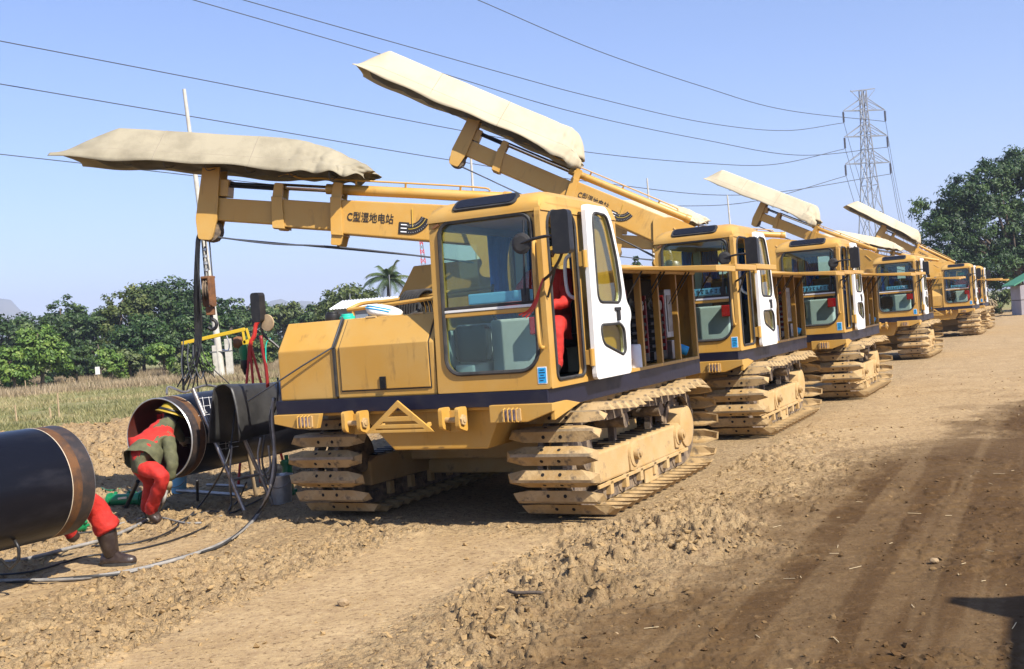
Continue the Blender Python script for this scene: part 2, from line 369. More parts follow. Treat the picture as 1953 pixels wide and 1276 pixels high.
def gheight(x, y):
    a, b, road, damp, smooth, grass, bank, under = zones(x, y)
    rough = (1 - smooth)*(1-grass)*(1-0.75*under)
    wx = x + 0.10*(fbm(x*3, y*3, 2, 61)-0.5); wy = y + 0.10*(fbm(x*3, y*3, 2, 67)-0.5)
    p1 = sst(0.50, 0.60, fbm(wx*2.6, wy*2.6, 3, 71)); p2 = sst(0.52, 0.60, fbm(wx*6.5, wy*6.5, 2, 73)); p3 = sst(0.55, 0.63, fbm(wx*15, wy*15, 2, 79))
    patch = 0.35 + 0.65*sst(0.38, 0.58, fbm(x*0.9, y*0.9, 2, 83))
    fine = vn(x*38, y*38, 89)
    p4 = sst(0.5, 0.62, vn(wx*24 + 3*p2, wy*24, 139))
    crk = sst(0.055, 0.0, np.abs(fbm(wx*3.4, wy*3.4, 3, 149) - 0.5))
    h = rough*patch*(0.026*p1 + 0.033*p2 + 0.029*p3 + 0.017*p4 + 0.010*fine - 0.018*crk)*(0.8 + 0.4*sst(1.5, 1.8, a)*(1-sst(2.5, 2.9, a))*(1-sst(-0.4, 0.8, b))) - 0.03*rough*patch
    h += 0.012*(fbm(x*1.3, y*1.3, 3, 97) - 0.5)*2*(1-under)
    ruts = np.sin((a + 0.12*fbm(b*0.6, a, 2, 101))*2*PI/0.42)
    h += road*(0.005*ruts*sst(0.4, 0.6, fbm(a*0.5, b*0.15, 2, 103)) + 0.007*p3*sst(0.42, 0.6, fbm(x*1.1, y*1.1, 3, 107)) + 0.010*p2*sst(0.5, 0.62, fbm(x*0.7, y*0.7, 2, 109)))
    h += 0.03*sst(0.5, 0, np.abs(a - 2.55 - 0.23*np.clip(b, 0, 20)))*(fbm(x*1.5, y*1.5, 3, 113))*(1-sst(1, 5, b))
    h += bank*(0.34*fbm(x*0.6, y*0.6, 4, 127) - 0.06 + 0.09*p1 + 0.05*p2)
    h += grass*(0.10 + 0.10*(fbm(x*0.4, y*0.4, 3, 131)-0.5) + 0.05*fbm(x*2, y*2, 2, 137))
    far = sst(90, 260, np.hypot(x, y)); h = h*(1-far)
    h = np.where((under > 0), h*(1-under) - 0.004*under, h)
    return h
ang = np.concatenate([np.linspace(-180, -44, 36, endpoint=False), np.linspace(-44, -33, 30, endpoint=False), np.linspace(-33, 33, 760, endpoint=False), np.linspace(33, 44, 30, endpoint=False), np.linspace(44, 180, 36, endpoint=False)])
rad = [0.6]
while rad[-1] < 5000: 
    r_ = rad[-1]; rad.append(r_*(1.12 if r_ < 3.6 else 1.0031 if r_ < 15 else 1.006 if r_ < 24 else 1.012 if r_ < 60 else 1.09))
rad = np.array(rad); na, nr = len(ang), len(rad)
AA, RR = np.meshgrid(np.radians(ang), rad); GX, GY = RR*np.sin(AA), RR*np.cos(AA); GZ = gheight(GX, GY)
gv = np.stack([GX.ravel(), GY.ravel(), GZ.ravel()], 1).tolist()
gv.append((0.0, 0.0, 0.0)); cen = len(gv) - 1
idx = np.arange(nr*na).reshape(nr, na); i0 = idx[:-1]; i1 = idx[1:]
q = np.stack([i0, np.roll(i0, -1, 1), np.roll(i1, -1, 1), i1], 2).reshape(-1, 4)
nq = len(q); tri = np.stack([np.full(na, cen), np.roll(idx[0], -1), idx[0]], 1)
me = bpy.data.meshes.new('ground')
me.vertices.add(len(gv)); me.vertices.foreach_set('co', np.array(gv, dtype=np.float32).ravel())
me.loops.add(nq*4 + na*3); me.loops.foreach_set('vertex_index', np.concatenate([q[:, ::-1].ravel(), tri.ravel()]).astype(np.int32))
me.polygons.add(nq + na); st = np.concatenate([np.arange(nq)*4, nq*4 + np.arange(na)*3]).astype(np.int32); me.polygons.foreach_set('loop_start', st)
me.update(calc_edges=True); me.validate()
a_, b_, road, damp, smooth, grass, bank, under = zones(GX, GY)
zc = np.ones((nr*na + 1, 4), np.float32); zc[:-1, 0] = damp.ravel(); zc[:-1, 1] = grass.ravel(); zc[:-1, 2] = smooth.ravel(); zc[-1] = 0
ca = me.color_attributes.new('zone', 'FLOAT_COLOR', 'POINT'); ca.data.foreach_set('color', zc.ravel())
me.polygons.foreach_set('use_smooth', [True]*len(me.polygons))
m, n, p = nt('soil'); L = n.links
p.inputs['Roughness'].default_value = 0.95; p.inputs['Specular IOR Level'].default_value = 0.15
geo = n.nodes.new('ShaderNodeNewGeometry')
def NZ(scale, detail=6, rough=0.6):
    t = n.nodes.new('ShaderNodeTexNoise'); t.inputs['Scale'].default_value = scale; t.inputs['Detail'].default_value = detail; t.inputs['Roughness'].default_value = rough
    L.new(geo.outputs['Position'], t.inputs['Vector']); return t.outputs[0]
def MR(s, lo, hi, a=0.0, b=1.0):
    r = n.nodes.new('ShaderNodeMapRange'); r.inputs[1].default_value = lo; r.inputs[2].default_value = hi; r.inputs[3].default_value = a; r.inputs[4].default_value = b
    L.new(s, r.inputs[0]); return r.outputs[0]
def MIX(f, c1, c2):
    x = n.nodes.new('ShaderNodeMix'); x.data_type = 'RGBA'
    for i, c in ((6, c1), (7, c2)):
        if isinstance(c, tuple): x.inputs[i].default_value = (*c, 1)
        else: L.new(c, x.inputs[i])
    L.new(f, x.inputs[0]); return x.outputs[2]
def MUL(a, b):
    x = n.nodes.new('ShaderNodeMath'); x.operation = 'MULTIPLY'
    for i, c in ((0, a), (1, b)):
        if isinstance(c, float): x.inputs[i].default_value = c
        else: L.new(c, x.inputs[i])
    return x.outputs[0]
att = n.nodes.new('ShaderNodeAttribute'); att.attribute_name = 'zone'
sep = n.nodes.new('ShaderNodeSeparateColor'); L.new(att.outputs['Color'], sep.inputs[0])
dry = MIX(MR(NZ(1.4), 0.35, 0.68), (0.375, 0.258, 0.128), (0.47, 0.338, 0.180))
dry = MIX(MR(NZ(9.0, 8, 0.7), 0.42, 0.70), dry, (0.29, 0.195, 0.105))
dry = MIX(MR(NZ(46.0, 4, 0.6), 0.60, 0.72), dry, (0.50, 0.39, 0.25))
dry = MIX(MR(NZ(24.0, 6, 0.75), 0.54, 0.63), dry, (0.15, 0.095, 0.048))  # dark specks paint the shade of small pits into the soil colour
wet = MIX(MR(NZ(1.1), 0.35, 0.7), (0.070, 0.037, 0.013), (0.108, 0.063, 0.026))
wet = MIX(MR(NZ(14.0, 8, 0.7), 0.54, 0.76), wet, (0.17, 0.105, 0.05))
c = MIX(sep.outputs[0], dry, wet)
gr = MIX(MR(NZ(0.35, 6), 0.38, 0.62), (0.24, 0.215, 0.095), (0.175, 0.205, 0.068))
gr = MIX(MR(NZ(3.0, 6), 0.45, 0.7), gr, (0.33, 0.265, 0.14))
c = MIX(sep.outputs[1], c, gr)
L.new(c, p.inputs['Base Color'])
bu = n.nodes.new('ShaderNodeBump'); bu.inputs['Strength'].default_value = 0.9; bu.inputs['Distance'].default_value = 0.02
L.new(NZ(55.0, 6, 0.7), bu.inputs['Height'])
b2 = n.nodes.new('ShaderNodeBump'); b2.inputs['Strength'].default_value = 0.8; b2.inputs['Distance'].default_value = 0.05
L.new(MR(sep.outputs[2], 0.0, 1.0, 0.85, 0.22), b2.inputs['Strength']); L.new(MR(sep.outputs[2], 0.0, 1.0, 0.9, 0.45), bu.inputs['Strength'])
L.new(NZ(17.0, 5, 0.6), b2.inputs['Height']); L.new(bu.outputs[0], b2.inputs['Normal']); L.new(b2.outputs[0], p.inputs['Normal'])
me.materials.append(m)
g = link('ground', me); tag(g, 'bare brown dirt ground with damp track and grassy field', None, None, 'structure')

# loose clods, straw, grass, brush
nrng = np.random.default_rng(3)
def npmesh(name, V, F, mt, attr=None):
    me = bpy.data.meshes.new(name); k = F.shape[1]
    me.vertices.add(len(V)); me.vertices.foreach_set('co', V.astype(np.float32).ravel())
    me.loops.add(F.size); me.loops.foreach_set('vertex_index', F.astype(np.int32).ravel())
    me.polygons.add(len(F)); me.polygons.foreach_set('loop_start', (np.arange(len(F))*k).astype(np.int32))
    me.update(calc_edges=True)
    if attr is not None:
        at_ = me.attributes.new('rnd', 'FLOAT', 'FACE'); at_.data.foreach_set('value', attr.astype(np.float32))
    me.polygons.foreach_set('use_smooth', [False]*len(F))
    me.materials.append(MATS[mt]); return me
def icos():
    bm = bmesh.new(); bmesh.ops.create_icosphere(bm, subdivisions=1, radius=1.0)
    v = np.array([x.co for x in bm.verts]); f = np.array([[q.index for q in t.verts] for t in bm.faces]); bm.free(); return v, f
iv, ifc = icos()
def rotm(n_, flat=1.0):
    a, b, c_ = nrng.uniform(0, 2*PI, n_), nrng.uniform(-flat, flat, n_), nrng.uniform(-flat, flat, n_)
    ca_, sa, cb, sb, cc, sc_ = np.cos(a), np.sin(a), np.cos(b), np.sin(b), np.cos(c_), np.sin(c_)
    Rz = np.zeros((n_, 3, 3)); Rz[:, 0, 0] = ca_; Rz[:, 0, 1] = -sa; Rz[:, 1, 0] = sa; Rz[:, 1, 1] = ca_; Rz[:, 2, 2] = 1
    Ry = np.zeros((n_, 3, 3)); Ry[:, 0, 0] = cb; Ry[:, 0, 2] = sb; Ry[:, 2, 0] = -sb; Ry[:, 2, 2] = cb; Ry[:, 1, 1] = 1
    Rx = np.zeros((n_, 3, 3)); Rx[:, 1, 1] = cc; Rx[:, 1, 2] = -sc_; Rx[:, 2, 1] = sc_; Rx[:, 2, 2] = cc; Rx[:, 0, 0] = 1
    return Rz @ Ry @ Rx
def scatter(n_, d0, d1, pw=1.0):
    d = d0*(d1/d0)**(nrng.uniform(0, 1, n_)**pw); t = nrng.uniform(-0.54, 0.54, n_); return d*t, d
x, y = scatter(64000, 4.0, 22.0)
a, b, road, damp, smooth, grass, bank, under = zones(x, y)
keep = nrng.uniform(0, 1, len(x)) < np.clip((1-smooth)*0.5*(0.2+sst(0.4, 0.6, fbm(x*0.9, y*0.9, 2, 83))) + 0.02 + bank*0.3, 0, 1)*(1-grass)*(1-under)
x, y = x[keep], y[keep]; rd = road[keep]; bk = bank[keep]; N = len(x)
sz = np.clip(np.exp(nrng.normal(math.log(0.0088), 0.5, N)), 0.004, 0.026)*(1+0.9*bk)*(1-0.2*rd)
V = iv[None]*(1 + nrng.uniform(-0.6, 0.5, (N, len(iv), 1)))*np.stack([np.ones(N)*1.25, nrng.uniform(0.6, 1.0, N), nrng.uniform(0.35, 0.7, N)], 1)[:, None, :]
V = np.einsum('nij,nkj->nki', rotm(N, 0.5), V)*sz[:, None, None]
V += np.stack([x, y, gheight(x, y) + sz*0.22], 1)[:, None, :]
F = (ifc[None] + (np.arange(N)*len(iv))[:, None, None]).reshape(-1, 3)
m, n, p = nt('clod'); L = n.links; geo = n.nodes.new('ShaderNodeNewGeometry'); p.inputs['Roughness'].default_value = 0.95
p.inputs['Specular IOR Level'].default_value = 0.1
ta = n.nodes.new('ShaderNodeAttribute'); ta.attribute_name = 'rnd'
L.new(MIX(ta.outputs['Fac'], (0.34, 0.23, 0.11), (0.095, 0.055, 0.025)), p.inputs['Base Color'])
dmp = np.clip(zones(x, y)[3] + nrng.uniform(-0.25, 0.25, N), 0, 1)
tag(link('loose_clods', npmesh('loose_clods', V.reshape(-1, 3), F, 'clod', np.repeat(dmp, 20))), 'small loose clods of dry earth scattered over the dirt', 'soil', None, 'stuff')
x, y = scatter(900, 4.2, 22.0); a, b = ab(x, y); k = nrng.uniform(0, 1, 900) < np.where(a > 3.0, 0.30, 0.10); k &= (a > -9); x, y = x[k], y[k]; zs_ = gheight(x, y) + 0.008
mb = MB()
for i in range(len(x)):
    ln = rnd.uniform(0.02, 0.10); t = rnd.uniform(0, PI); z = float(zs_[i])
    d = Vector((math.cos(t), math.sin(t), rnd.uniform(-0.12, 0.12)))*ln/2; c0 = Vector((x[i], y[i], z))
    mb.bar(c0-d, c0+d, 0.0026, 0.002)
tag(mb.build('straw', 'straw', fixn=False), 'pale bits of straw lying on the dirt track', 'straw', None, 'stuff')
def blades(name, x, y, h0, h1, w, mt, label, cat, lean=0.45):
    N = len(x); h = nrng.uniform(h0, h1, N); t = nrng.uniform(0, PI, N); z = gheight(x, y) - 0.02
    dx, dy = np.cos(t)*w/2*nrng.uniform(0.6, 1.4, N), np.sin(t)*w/2*nrng.uniform(0.6, 1.4, N)
    lx, ly = nrng.normal(0, lean, N)*h, nrng.normal(0, lean, N)*h
    V = np.stack([np.stack([x-dx, y-dy, z], 1), np.stack([x+dx, y+dy, z], 1), np.stack([x+lx, y+ly, z+h], 1)], 1).reshape(-1, 3)
    F = np.arange(3*N).reshape(-1, 3); r_ = np.clip(fbm(x*0.25, y*0.25, 3, 5)*1.1 - 0.05 + nrng.uniform(-0.3, 0.3, N), 0, 1)
    return tag(link(name, npmesh(name, V, F, mt, r_)), label, cat, None, 'stuff')
N = 150000; d = 20*(84/20)**nrng.uniform(0, 1, N); x = d*nrng.uniform(-0.56, 0.02, N); y = d
k = (zones(x, y)[5] > 0.45) & (fbm(x*0.5, y*0.5, 3, 17) > 0.36); x, y = x[k], y[k]
blades('field_grass', x, y, 0.05, 0.20, 0.035, 'grassm', 'short dry grass over the field beyond the pipes', 'grass')
N = 190000; d = nrng.uniform(46, 80, N); x = d*nrng.uniform(-0.56, -0.05, N); k = (fbm(x*0.12, d*0.2, 3, 29) > 0.26 + 0.34*(80-d)/34); x, d = x[k], d[k]
blades('dry_brush', x, d, 0.12, 0.55, 0.04, 'brushm', 'tall dry brown brush at the foot of the trees', 'brush', 0.3)

# hills
def hill(px0, px1, pyf, d, name, label):
    rows = []; N = 90
    for j in range(14):
        t = j/13; row = []
        for i in range(N+1):
            px = px0 + (px1-px0)*i/N; top = at(px, pyf(px), d); hz = max(top.z, 2)
            e = fbm(np.array([px*0.03]), np.array([j*0.5]), 3, 7)[0]
            row.append((top.x*(0.72+0.28*t), d*(0.72+0.28*t), hz*(math.sin(t*PI/2)**1.3)*(0.92+0.16*(e-0.5)*(1-t)) - 2*(1-t)))
        rows.append(row)
    rows.append([(p[0]*1.1, p[1]*1.1, -5) for p in rows[-1]])
    mb = MB(); mb.grid(rows); o = mb.build(name, 'hillm', smooth='all', fixn=False); tag(o, label, None, None, 'structure')
def hl(px): 
    base = 690 - 0.075*px
    return base - 12 - 118*math.exp(-((px+10)/100)**2) - 74*math.exp(-((px-205)/95)**2) - 70*math.exp(-((px-520)/170)**2) - 5*math.sin(px*0.11) - 3*math.sin(px*0.31)
hill(-420, 1300, hl, 2600, 'hills', 'hazy blue hills behind the trees')

# ------------------------------------------------------------------ crawler power station (machine frame: x right, y back, z up)
def machine(ext2, tip, boom_el, boom_az, endlen, back, front, hgt, flen):
    root = empty('crawler_power_station')
    B = lambda mb, name, mt, parent=root, bevel=0.0, smooth=False, **k: mb.build(name, mt, parent, bevel, smooth, **k)
    # --- undercarriage
    fc, rc, zc, rr = 0.14, 2.62, 0.47, 0.40
    npt = 41
    def path(t):        # t in 0..1 round the loop: bottom back to front, front wheel, top, rear wheel
        Lb = rc - fc; per = 2*Lb + 2*PI*rr; s = (t % 1.0)*per
        if s < Lb: return rc - s, zc - rr, PI
        s -= Lb
        if s < PI*rr: a = s/rr; return fc - rr*math.sin(a), zc - rr*math.cos(a), PI - a
        s -= PI*rr
        if s < Lb:
            u = s/Lb; sag = 0.035*math.sin(u*2*PI)**2
            return fc + s, zc + rr - sag, 0 + 0.05*math.sin(u*4*PI)
        s -= Lb; a = s/rr; return rc + rr*math.sin(a), zc + rr*math.cos(a), -a
    sh = MB(); W2, H2, r0, r1 = 0.40, 0.076, 0.345, 0.058
    ol = [(-W2,-0.040),(-0.25,-H2),(0.25,-H2),(W2,-0.040),(W2,0.040),(0.25,H2),(-0.25,H2),(-W2,0.040)]
    rg = [(-r0,-0.012,r1),(r0,-0.012,r1),(r0,0.012,r1),(-r0,0.012,r1)]
    o_ = [(x, y, 0) for x, y in ol] + rg
    i_ = [(x*0.955, y*0.82, -0.001 if z == 0 else z-0.018) for x, y, z in o_]
    fo = [(8,9,10,11),(0,1,8),(1,2,9,8),(2,3,9),(3,4,10,9),(4,5,10),(5,6,11,10),(6,7,11),(7,0,8,11)]
    sh.add(o_ + i_, fo + [tuple(q+12 for q in f[::-1]) for f in fo] + [(k, k+12, (k+1) % 8+12, (k+1) % 8) for k in range(8)])
    sh.m[0] = 2
    for hx in (-0.075, 0.075):
        for sy in (-1, 1):
            c0 = Vector((hx, sy*0.044, 0.029)); nrm = Vector((0, sy*0.058, 0.064)).normalized(); u = Vector((1,0,0)); w = nrm.cross(u)
            sh.add([c0 + nrm*0.0015 + (u*math.cos(k*PI/4) + w*math.sin(k*PI/4))*0.016 for k in range(8)], [tuple(range(8))], 1)
    shoe_me = sh.mesh('track_shoe', ['shoe', 'hole', 'shoe_bare'], fixn=False)
    ch = MB()
    for k in range(npt):
        y0, z0, a0 = path((k+0.02)/npt); y1, z1, a1 = path((k+0.98)/npt)
        for x in (-0.11, 0.11):
            n0 = Vector((0, -math.sin(a0)*-1, 0))
            c = Vector((x, fc + (rc-fc)/2, zc)); p0 = Vector((x, y0, z0)); p1 = Vector((x, y1, z1))
            ym = min(max((y0+y1)/2, fc), rc); inw = Vector((0, ym-(y0+y1)/2, zc-(z0+z1)/2)).normalized()
            ch.bar(p0+inw*0.055, p1+inw*0.055, 0.045, 0.10, up=inw)
    chain_me = ch.mesh('crawler_track', 'chain')
    for side in (-1, 1):
        tx = 1.14 if side > 0 else -1.08
        tr = link('crawler_track', chain_me, root, (tx, 0, 0))
        for k in range(npt):
            y, z, a = path((k+0.5)/npt)
            if z > 0.6 and -0.02 < (y-fc) and y < rc: a += rnd.uniform(-0.03, 0.03)
            link('track_shoe', shoe_me, tr, (0, y, z), (a, 0, 0))
        x0, x1 = tx-0.17, tx+0.17
        xo = tx+side*0.17; s_ = side
        pf = [(0.20,0.24),(0.20,0.46),(0.30,0.50),(2.40,0.50),(2.62,0.58),(2.80,0.54),(2.80,0.30),(2.62,0.22)]
        tf = B(MB().plate(pf, [], min(x0, x1), max(x0, x1), SD), 'track_frame', 'paint_dusty', bevel=0.02)
        g = MB()
        for k in range(15): yy = 0.36 + k*0.135; g.box((min(x0,x1)+0.03, yy, 0.500), (max(x0,x1)-0.05, yy+0.035, 0.512))
        B(g, 'step_grille', 'black', tf)
        for yy, zz, rr_ in ((1.07,0.385,0.115), (2.32,0.40,0.10)):
            b_ = MB(); b_.cyl((xo-s_*0.02,yy,zz),(xo+s_*0.03,yy,zz),rr_,20); b_.plate([(yy-rr_,zz),(yy+rr_*0.9,zz+0.03),(yy+rr_*0.3,zz-rr_*1.35),(yy-rr_*0.9,zz-rr_*1.2)],[],min(xo,xo+s_*0.02),max(xo,xo+s_*0.02),SD)
            B(b_, 'pivot_boss', 'paint_dusty', tf, bevel=0.006, smooth=True)
            c_ = MB(); c_.cyl((xo+s_*0.028,yy,zz),(xo+s_*0.075,yy,zz),0.055,16); c_.cyl((xo+s_*0.07,yy,zz),(xo+s_*0.09,yy,zz),0.03,6)
            B(c_, 'pin_cap', 'shoe', tf, bevel=0.005, smooth=True)
        d_ = MB(); d_.cyl((xo-s_*0.25,2.62,0.45),(xo+s_*0.02,2.62,0.45),0.21,28); B(d_, 'drive_housing', 'paint_dusty', tf, bevel=0.015, smooth=True)
        B(MB().box((min(xo, xo+s_*0.02),0.22,0.205),(max(xo, xo+s_*0.02),2.60,0.235)), 'frame_rail', 'paint_dusty', tf, bevel=0.004)
        for k in range(6):
            yy = 0.50 + k*0.365; q = MB(); q.lathe([(0.05,-0.145),(0.105,-0.14),(0.105,-0.10),(0.075,-0.09),(0.075,0.09),(0.105,0.10),(0.105,0.14),(0.05,0.145)],(tx,yy,0.185),14,'x')
            B(q, 'track_roller', 'chain', tf, smooth=True)
            q = MB(); q.box((tx-0.19,yy-0.035,0.12),(tx+0.19,yy+0.035,0.235)); B(q, 'roller_bracket', 'paint_dusty', tf, bevel=0.006)
        gm = MB(); gm.box((min(xo-s_*0.02,xo), 1.36, 0.06),(max(xo-s_*0.02,xo), 1.72, 0.21)); B(gm, 'roller_guard', 'paint_dusty', tf, bevel=0.01)
        for yy in (1.05, 2.0):
            q = MB(); q.cyl((tx-0.14,yy,0.69),(tx+0.14,yy,0.69),0.07,14); q.box((tx-0.03,yy-0.03,0.49),(tx+0.03,yy+0.03,0.69)); B(q, 'carrier_roller', 'chain', tf, smooth=True)
        w_ = MB(); w_.cyl((tx-0.07,fc,zc),(tx+0.07,fc,zc),0.30,26); w_.cyl((tx-0.14,fc,zc),(tx+0.14,fc,zc),0.10,14); B(w_, 'idler_wheel', 'chain', tf, bevel=0.02, smooth=True)
        sp_ = MB()
        for k in range(20):
            a = k*PI/10; sp_.bar((tx, rc+0.2*math.cos(a), zc+0.2*math.sin(a)), (tx, rc+0.335*math.cos(a), zc+0.335*math.sin(a)), 0.06, 0.06, up=(1,0,0))
        sp_.cyl((tx-0.05,rc,zc),(tx+0.05,rc,zc),0.27,26); B(sp_, 'sprocket', 'chain', tf, smooth=True)
    cb = MB(); cb.box((-0.95,0.9,0.38),(0.95,2.2,0.60)); cb.plate([(-0.95,0.30),(-0.45,0.60),(0.45,0.60),(0.95,0.30),(0.95,0.20),(-0.95,0.20)],[],1.2,1.9,FR)
    B(cb, 'car_body', 'paint_dusty', bevel=0.02)
    B(MB().cyl((0,1.5,0.58),(0,1.5,0.955),0.62,36), 'slewing_ring', 'chain', smooth=True)
    # --- platform
    pl = MB(); pl.box((-1.27,-0.55,0.96),(1.27,3.27,1.095)); B(pl, 'platform', 'paint', bevel=0.01)
    sk = MB()
    for lo, hi in (((-1.3,-0.585,0.985),(1.3,-0.552,1.10)), ((1.272,-0.552,0.945),(1.3,3.30,1.10)), ((-1.3,-0.552,0.945),(-1.272,3.30,1.10)), ((-1.272,3.272,0.945),(1.272,3.30,1.10))): sk.box(lo, hi)
    B(sk, 'skirt_band', 'navy', bevel=0.004)
    be = MB(); be.plate([(-0.53,0.985),(0.86,0.985),(0.69,0.645),(-0.19,0.645)],[],-0.47,0.9,FR); B(be, 'belly_tray', 'paint', bevel=0.012)
    bb = MB(); bb.box((-1.2,0.0,0.80),(-0.6,3.1,0.958)); bb.box((0.87,0.0,0.86),(1.2,3.1,0.958)); B(bb, 'frame_beam', 'paint_dusty', bevel=0.01)
    for s_, xa, xb in ((-1,-1.29,-0.80),(1,0.82,1.36)):
        br = MB()
        poly = [(xa,0.985),(xb,0.985),(xb-0.04,0.862),(xa+0.24,0.862),(xa,0.91)] if s_ < 0 else [(xa,1.0),(xb,1.0),(xb,0.94),(xb-0.22,0.865),(xa,0.865)]
        xl = -1.05 if s_ < 0 else 0.92
        br.plate(poly, [], -0.64, -0.586, FR)
        if s_ > 0: br.plate([(-0.60,0.998),(-0.35,0.998),(-0.10,0.955),(-0.60,0.87)],[],1.325,1.358,SD)
        br_o = B(br, 'lamp_bracket', 'paint', bevel=0.005)
        lm = MB(); lm.plate(rrect(xl+0.015, xl+0.175, 0.872, 0.972, 0.01), [], -0.655, -0.641, FR); B(lm, 'lamp_frame', 'paint_dusty', br_o)
        lm = MB(); lm.plate(rrect(xl+0.045, xl+0.15, 0.885, 0.962, 0.012), [], -0.662, -0.656, FR); B(lm, 'headlight', 'lamp_glass', br_o)
        for k in range(4):
            g_ = MB(); xx = xl+0.045+k*0.036; g_.tube([(xx,-0.655,0.868),(xx,-0.685,0.876),(xx,-0.685,0.966),(xx,-0.655,0.975)],0.006,6); B(g_, 'lamp_guard_bar', 'paint', br_o, smooth=True)
    for xc in (-0.44, 0.49):
        lg = MB()
        for dx in (-0.085, 0.065): lg.plate(roundpoly([(-0.72,1.0),(-0.585,1.0),(-0.585,0.80),(-0.72,0.84)],0.03),[],xc+dx,xc+dx+0.035,SD)
        lg.box((xc-0.05,-0.60,0.80),(xc+0.065,-0.587,0.97)); lo_ = B(lg, 'towing_lug', 'paint', bevel=0.006)
        pn = MB(); pn.cyl((xc-0.10,-0.665,0.90),(xc+0.125,-0.665,0.90),0.022,14); pn.cyl((xc+0.10,-0.665,0.90),(xc+0.118,-0.665,0.90),0.045,6); B(pn, 'lug_pin', 'shoe', lo_, bevel=0.003)
    tg = MB(); tri3 = [(-0.31,0.815),(0.02,1.075),(0.35,0.815)]
    tg.plate(tri3, [[(0.02,1.018),(-0.075,0.945),(0.115,0.945)], [(-0.13,0.905),(-0.16,0.882),(0.20,0.882),(0.17,0.905)], [(-0.20,0.850),(-0.215,0.838),(0.255,0.838),(0.24,0.850)]], -0.70, -0.68, FR)
    for x_ in (-0.2, 0.24): tg.bar((x_,-0.69,0.83),(x_,-0.58,0.87),0.03,0.03)
    B(tg, 'hitch_triangle', 'paint', bevel=0.004)
    # --- hood
    prof = [(-0.555,1.10),(-0.555,1.525),(-0.385,1.765),(0.75,1.765),(0.75,1.10)]
    h1 = B(MB().plate(prof, [], -1.265, -0.675, SD), 'side_hood', 'paint', bevel=0.012)
    h2 = B(MB().plate(prof, [], -0.655, 0.315, SD), 'front_hood', 'paint', bevel=0.012)
    ny, nz = -0.816, 0.578
    def sl_(t, off): return (-0.555 + 0.170*t + ny*off, 1.525 + 0.24*t + nz*off)
    dp = MB(); lo_p, hi_p = [], []
    pts = [(-0.5555,1.165),(-0.5555,1.525),sl_(0.93,0.0)]; pto = [(-0.568,1.165),(-0.568,1.529),(sl_(0.93,0.013))]
    gp = MB(); gp.plate([(-0.556,1.155),(-0.556,1.525),sl_(0.95,0.0)] + [(-0.5595,1.155),(-0.5595,1.526),sl_(0.95,0.0045)][::-1], [], -0.615, 0.272, SD); B(gp, 'door_gap', 'rubber', h2)
    dp.plate(pts + pto[::-1], [], -0.605, 0.262, SD); pd = B(dp, 'hood_door', 'paint', h2, bevel=0.005)
    for x_ in (-0.42, 0.05):
        hg = MB(); y_, z_ = sl_(0.96, 0.012); hg.cyl((x_,y_,z_),(x_+0.10,y_,z_),0.011,8); B(hg, 'hinge', 'paint_dusty', h2, smooth=True)
    lt = MB(); lt.box((-0.215,-0.582,1.165),(-0.155,-0.566,1.268)); B(lt, 'latch', 'black_gloss', h2, bevel=0.006)
    sb = MB(); sb.bar((-0.665,-0.56,1.12),(-0.665,-0.56,1.525),0.02,0.02); sb.bar((-0.665,-0.56,1.525),(-0.665,-0.39,1.768),0.02,0.02); B(sb, 'seam_strip', 'rubber', h1)
    for x_, mt_ in ((-1.06,'black'),(-0.90,'teal')):
        q = MB(); q.cyl((x_,0.0,1.766),(x_,0.0,1.83 if mt_=='black' else 1.80),0.07,18); q.cyl((x_,0.0,1.82 if mt_=='black' else 1.79),(x_,0.0,1.85 if mt_=='black' else 1.82),0.055,18); B(q, 'filler_cap', mt_, h1, bevel=0.006, smooth=True)
    # --- deck rail, crane pedestal
    rl = MB(); rz, ry = 1.97, 1.35
    rl.tube(smoothpath([(-1.26,0.52,1.875),(-1.16,0.64,1.925),(-0.86,0.70,1.93),(-0.4,0.74,1.955),(0.3,0.78,1.975)],5),0.019,8)
    rl.tube([(-1.26,0.52,1.87),(-0.85,0.50,1.885),(-0.3,0.52,1.91),(0.3,0.53,1.925)],0.018,8)
    for x_, y_, z_ in ((-1.20,0.52,1.87),(-0.92,0.51,1.88),(-0.25,0.53,1.91),(-1.0,0.68,1.925),(-0.3,0.75,1.955),(0.1,0.77,1.96)): rl.cyl((x_,y_,1.766),(x_,y_,z_),0.016,8)
    B(rl, 'deck_rail', 'paint', smooth=True)
    pb = MB(); pb.plate([(-1.16,1.10),(-1.34,1.86),(-1.04,2.285),(0.30,2.285),(0.30,1.10)],[],1.40,1.62,FR)
    pb.plate([(-0.74,1.10),(-0.74,2.28),(0.30,2.28),(0.30,1.10)],[],1.621,2.35,FR)
    pc = B(pb, 'crane_pedestal', 'paint', bevel=0.012)
    q = MB(); q.cyl((0.05,1.75,2.28),(0.05,1.75,2.42),0.30,28); B(q, 'turntable', 'paint', pc, bevel=0.01, smooth=True)
    q = MB(); q.lathe([(0.0,0),(0.15,0.0),(0.17,0.05),(0.17,0.42),(0.14,0.5),(0.06,0.52)],(-0.1,2.7,1.98),18,'z'); q.cyl((-0.1,2.7,1.10),(-0.1,2.7,2.0),0.07,12); B(q, 'exhaust_silencer', 'galv', bevel=0.004, smooth=True)
    q = MB(); q.tube(smoothpath([(-0.1,2.7,2.5),(-0.12,2.7,2.62),(-0.22,2.68,2.68)],4),0.05,10); B(q, 'exhaust_pipe', 'galv', smooth=True)
    rb = MB(); rb.box((-1.2,1.9,1.10),(-0.78,3.2,1.72)); B(rb, 'rear_tank', 'paint', bevel=0.03)
    # --- cab
    yf = lambda z: -0.575 + 0.035*(z-1.12)
    FC = lambda u, v, w: (u, yf(v) + w, v)
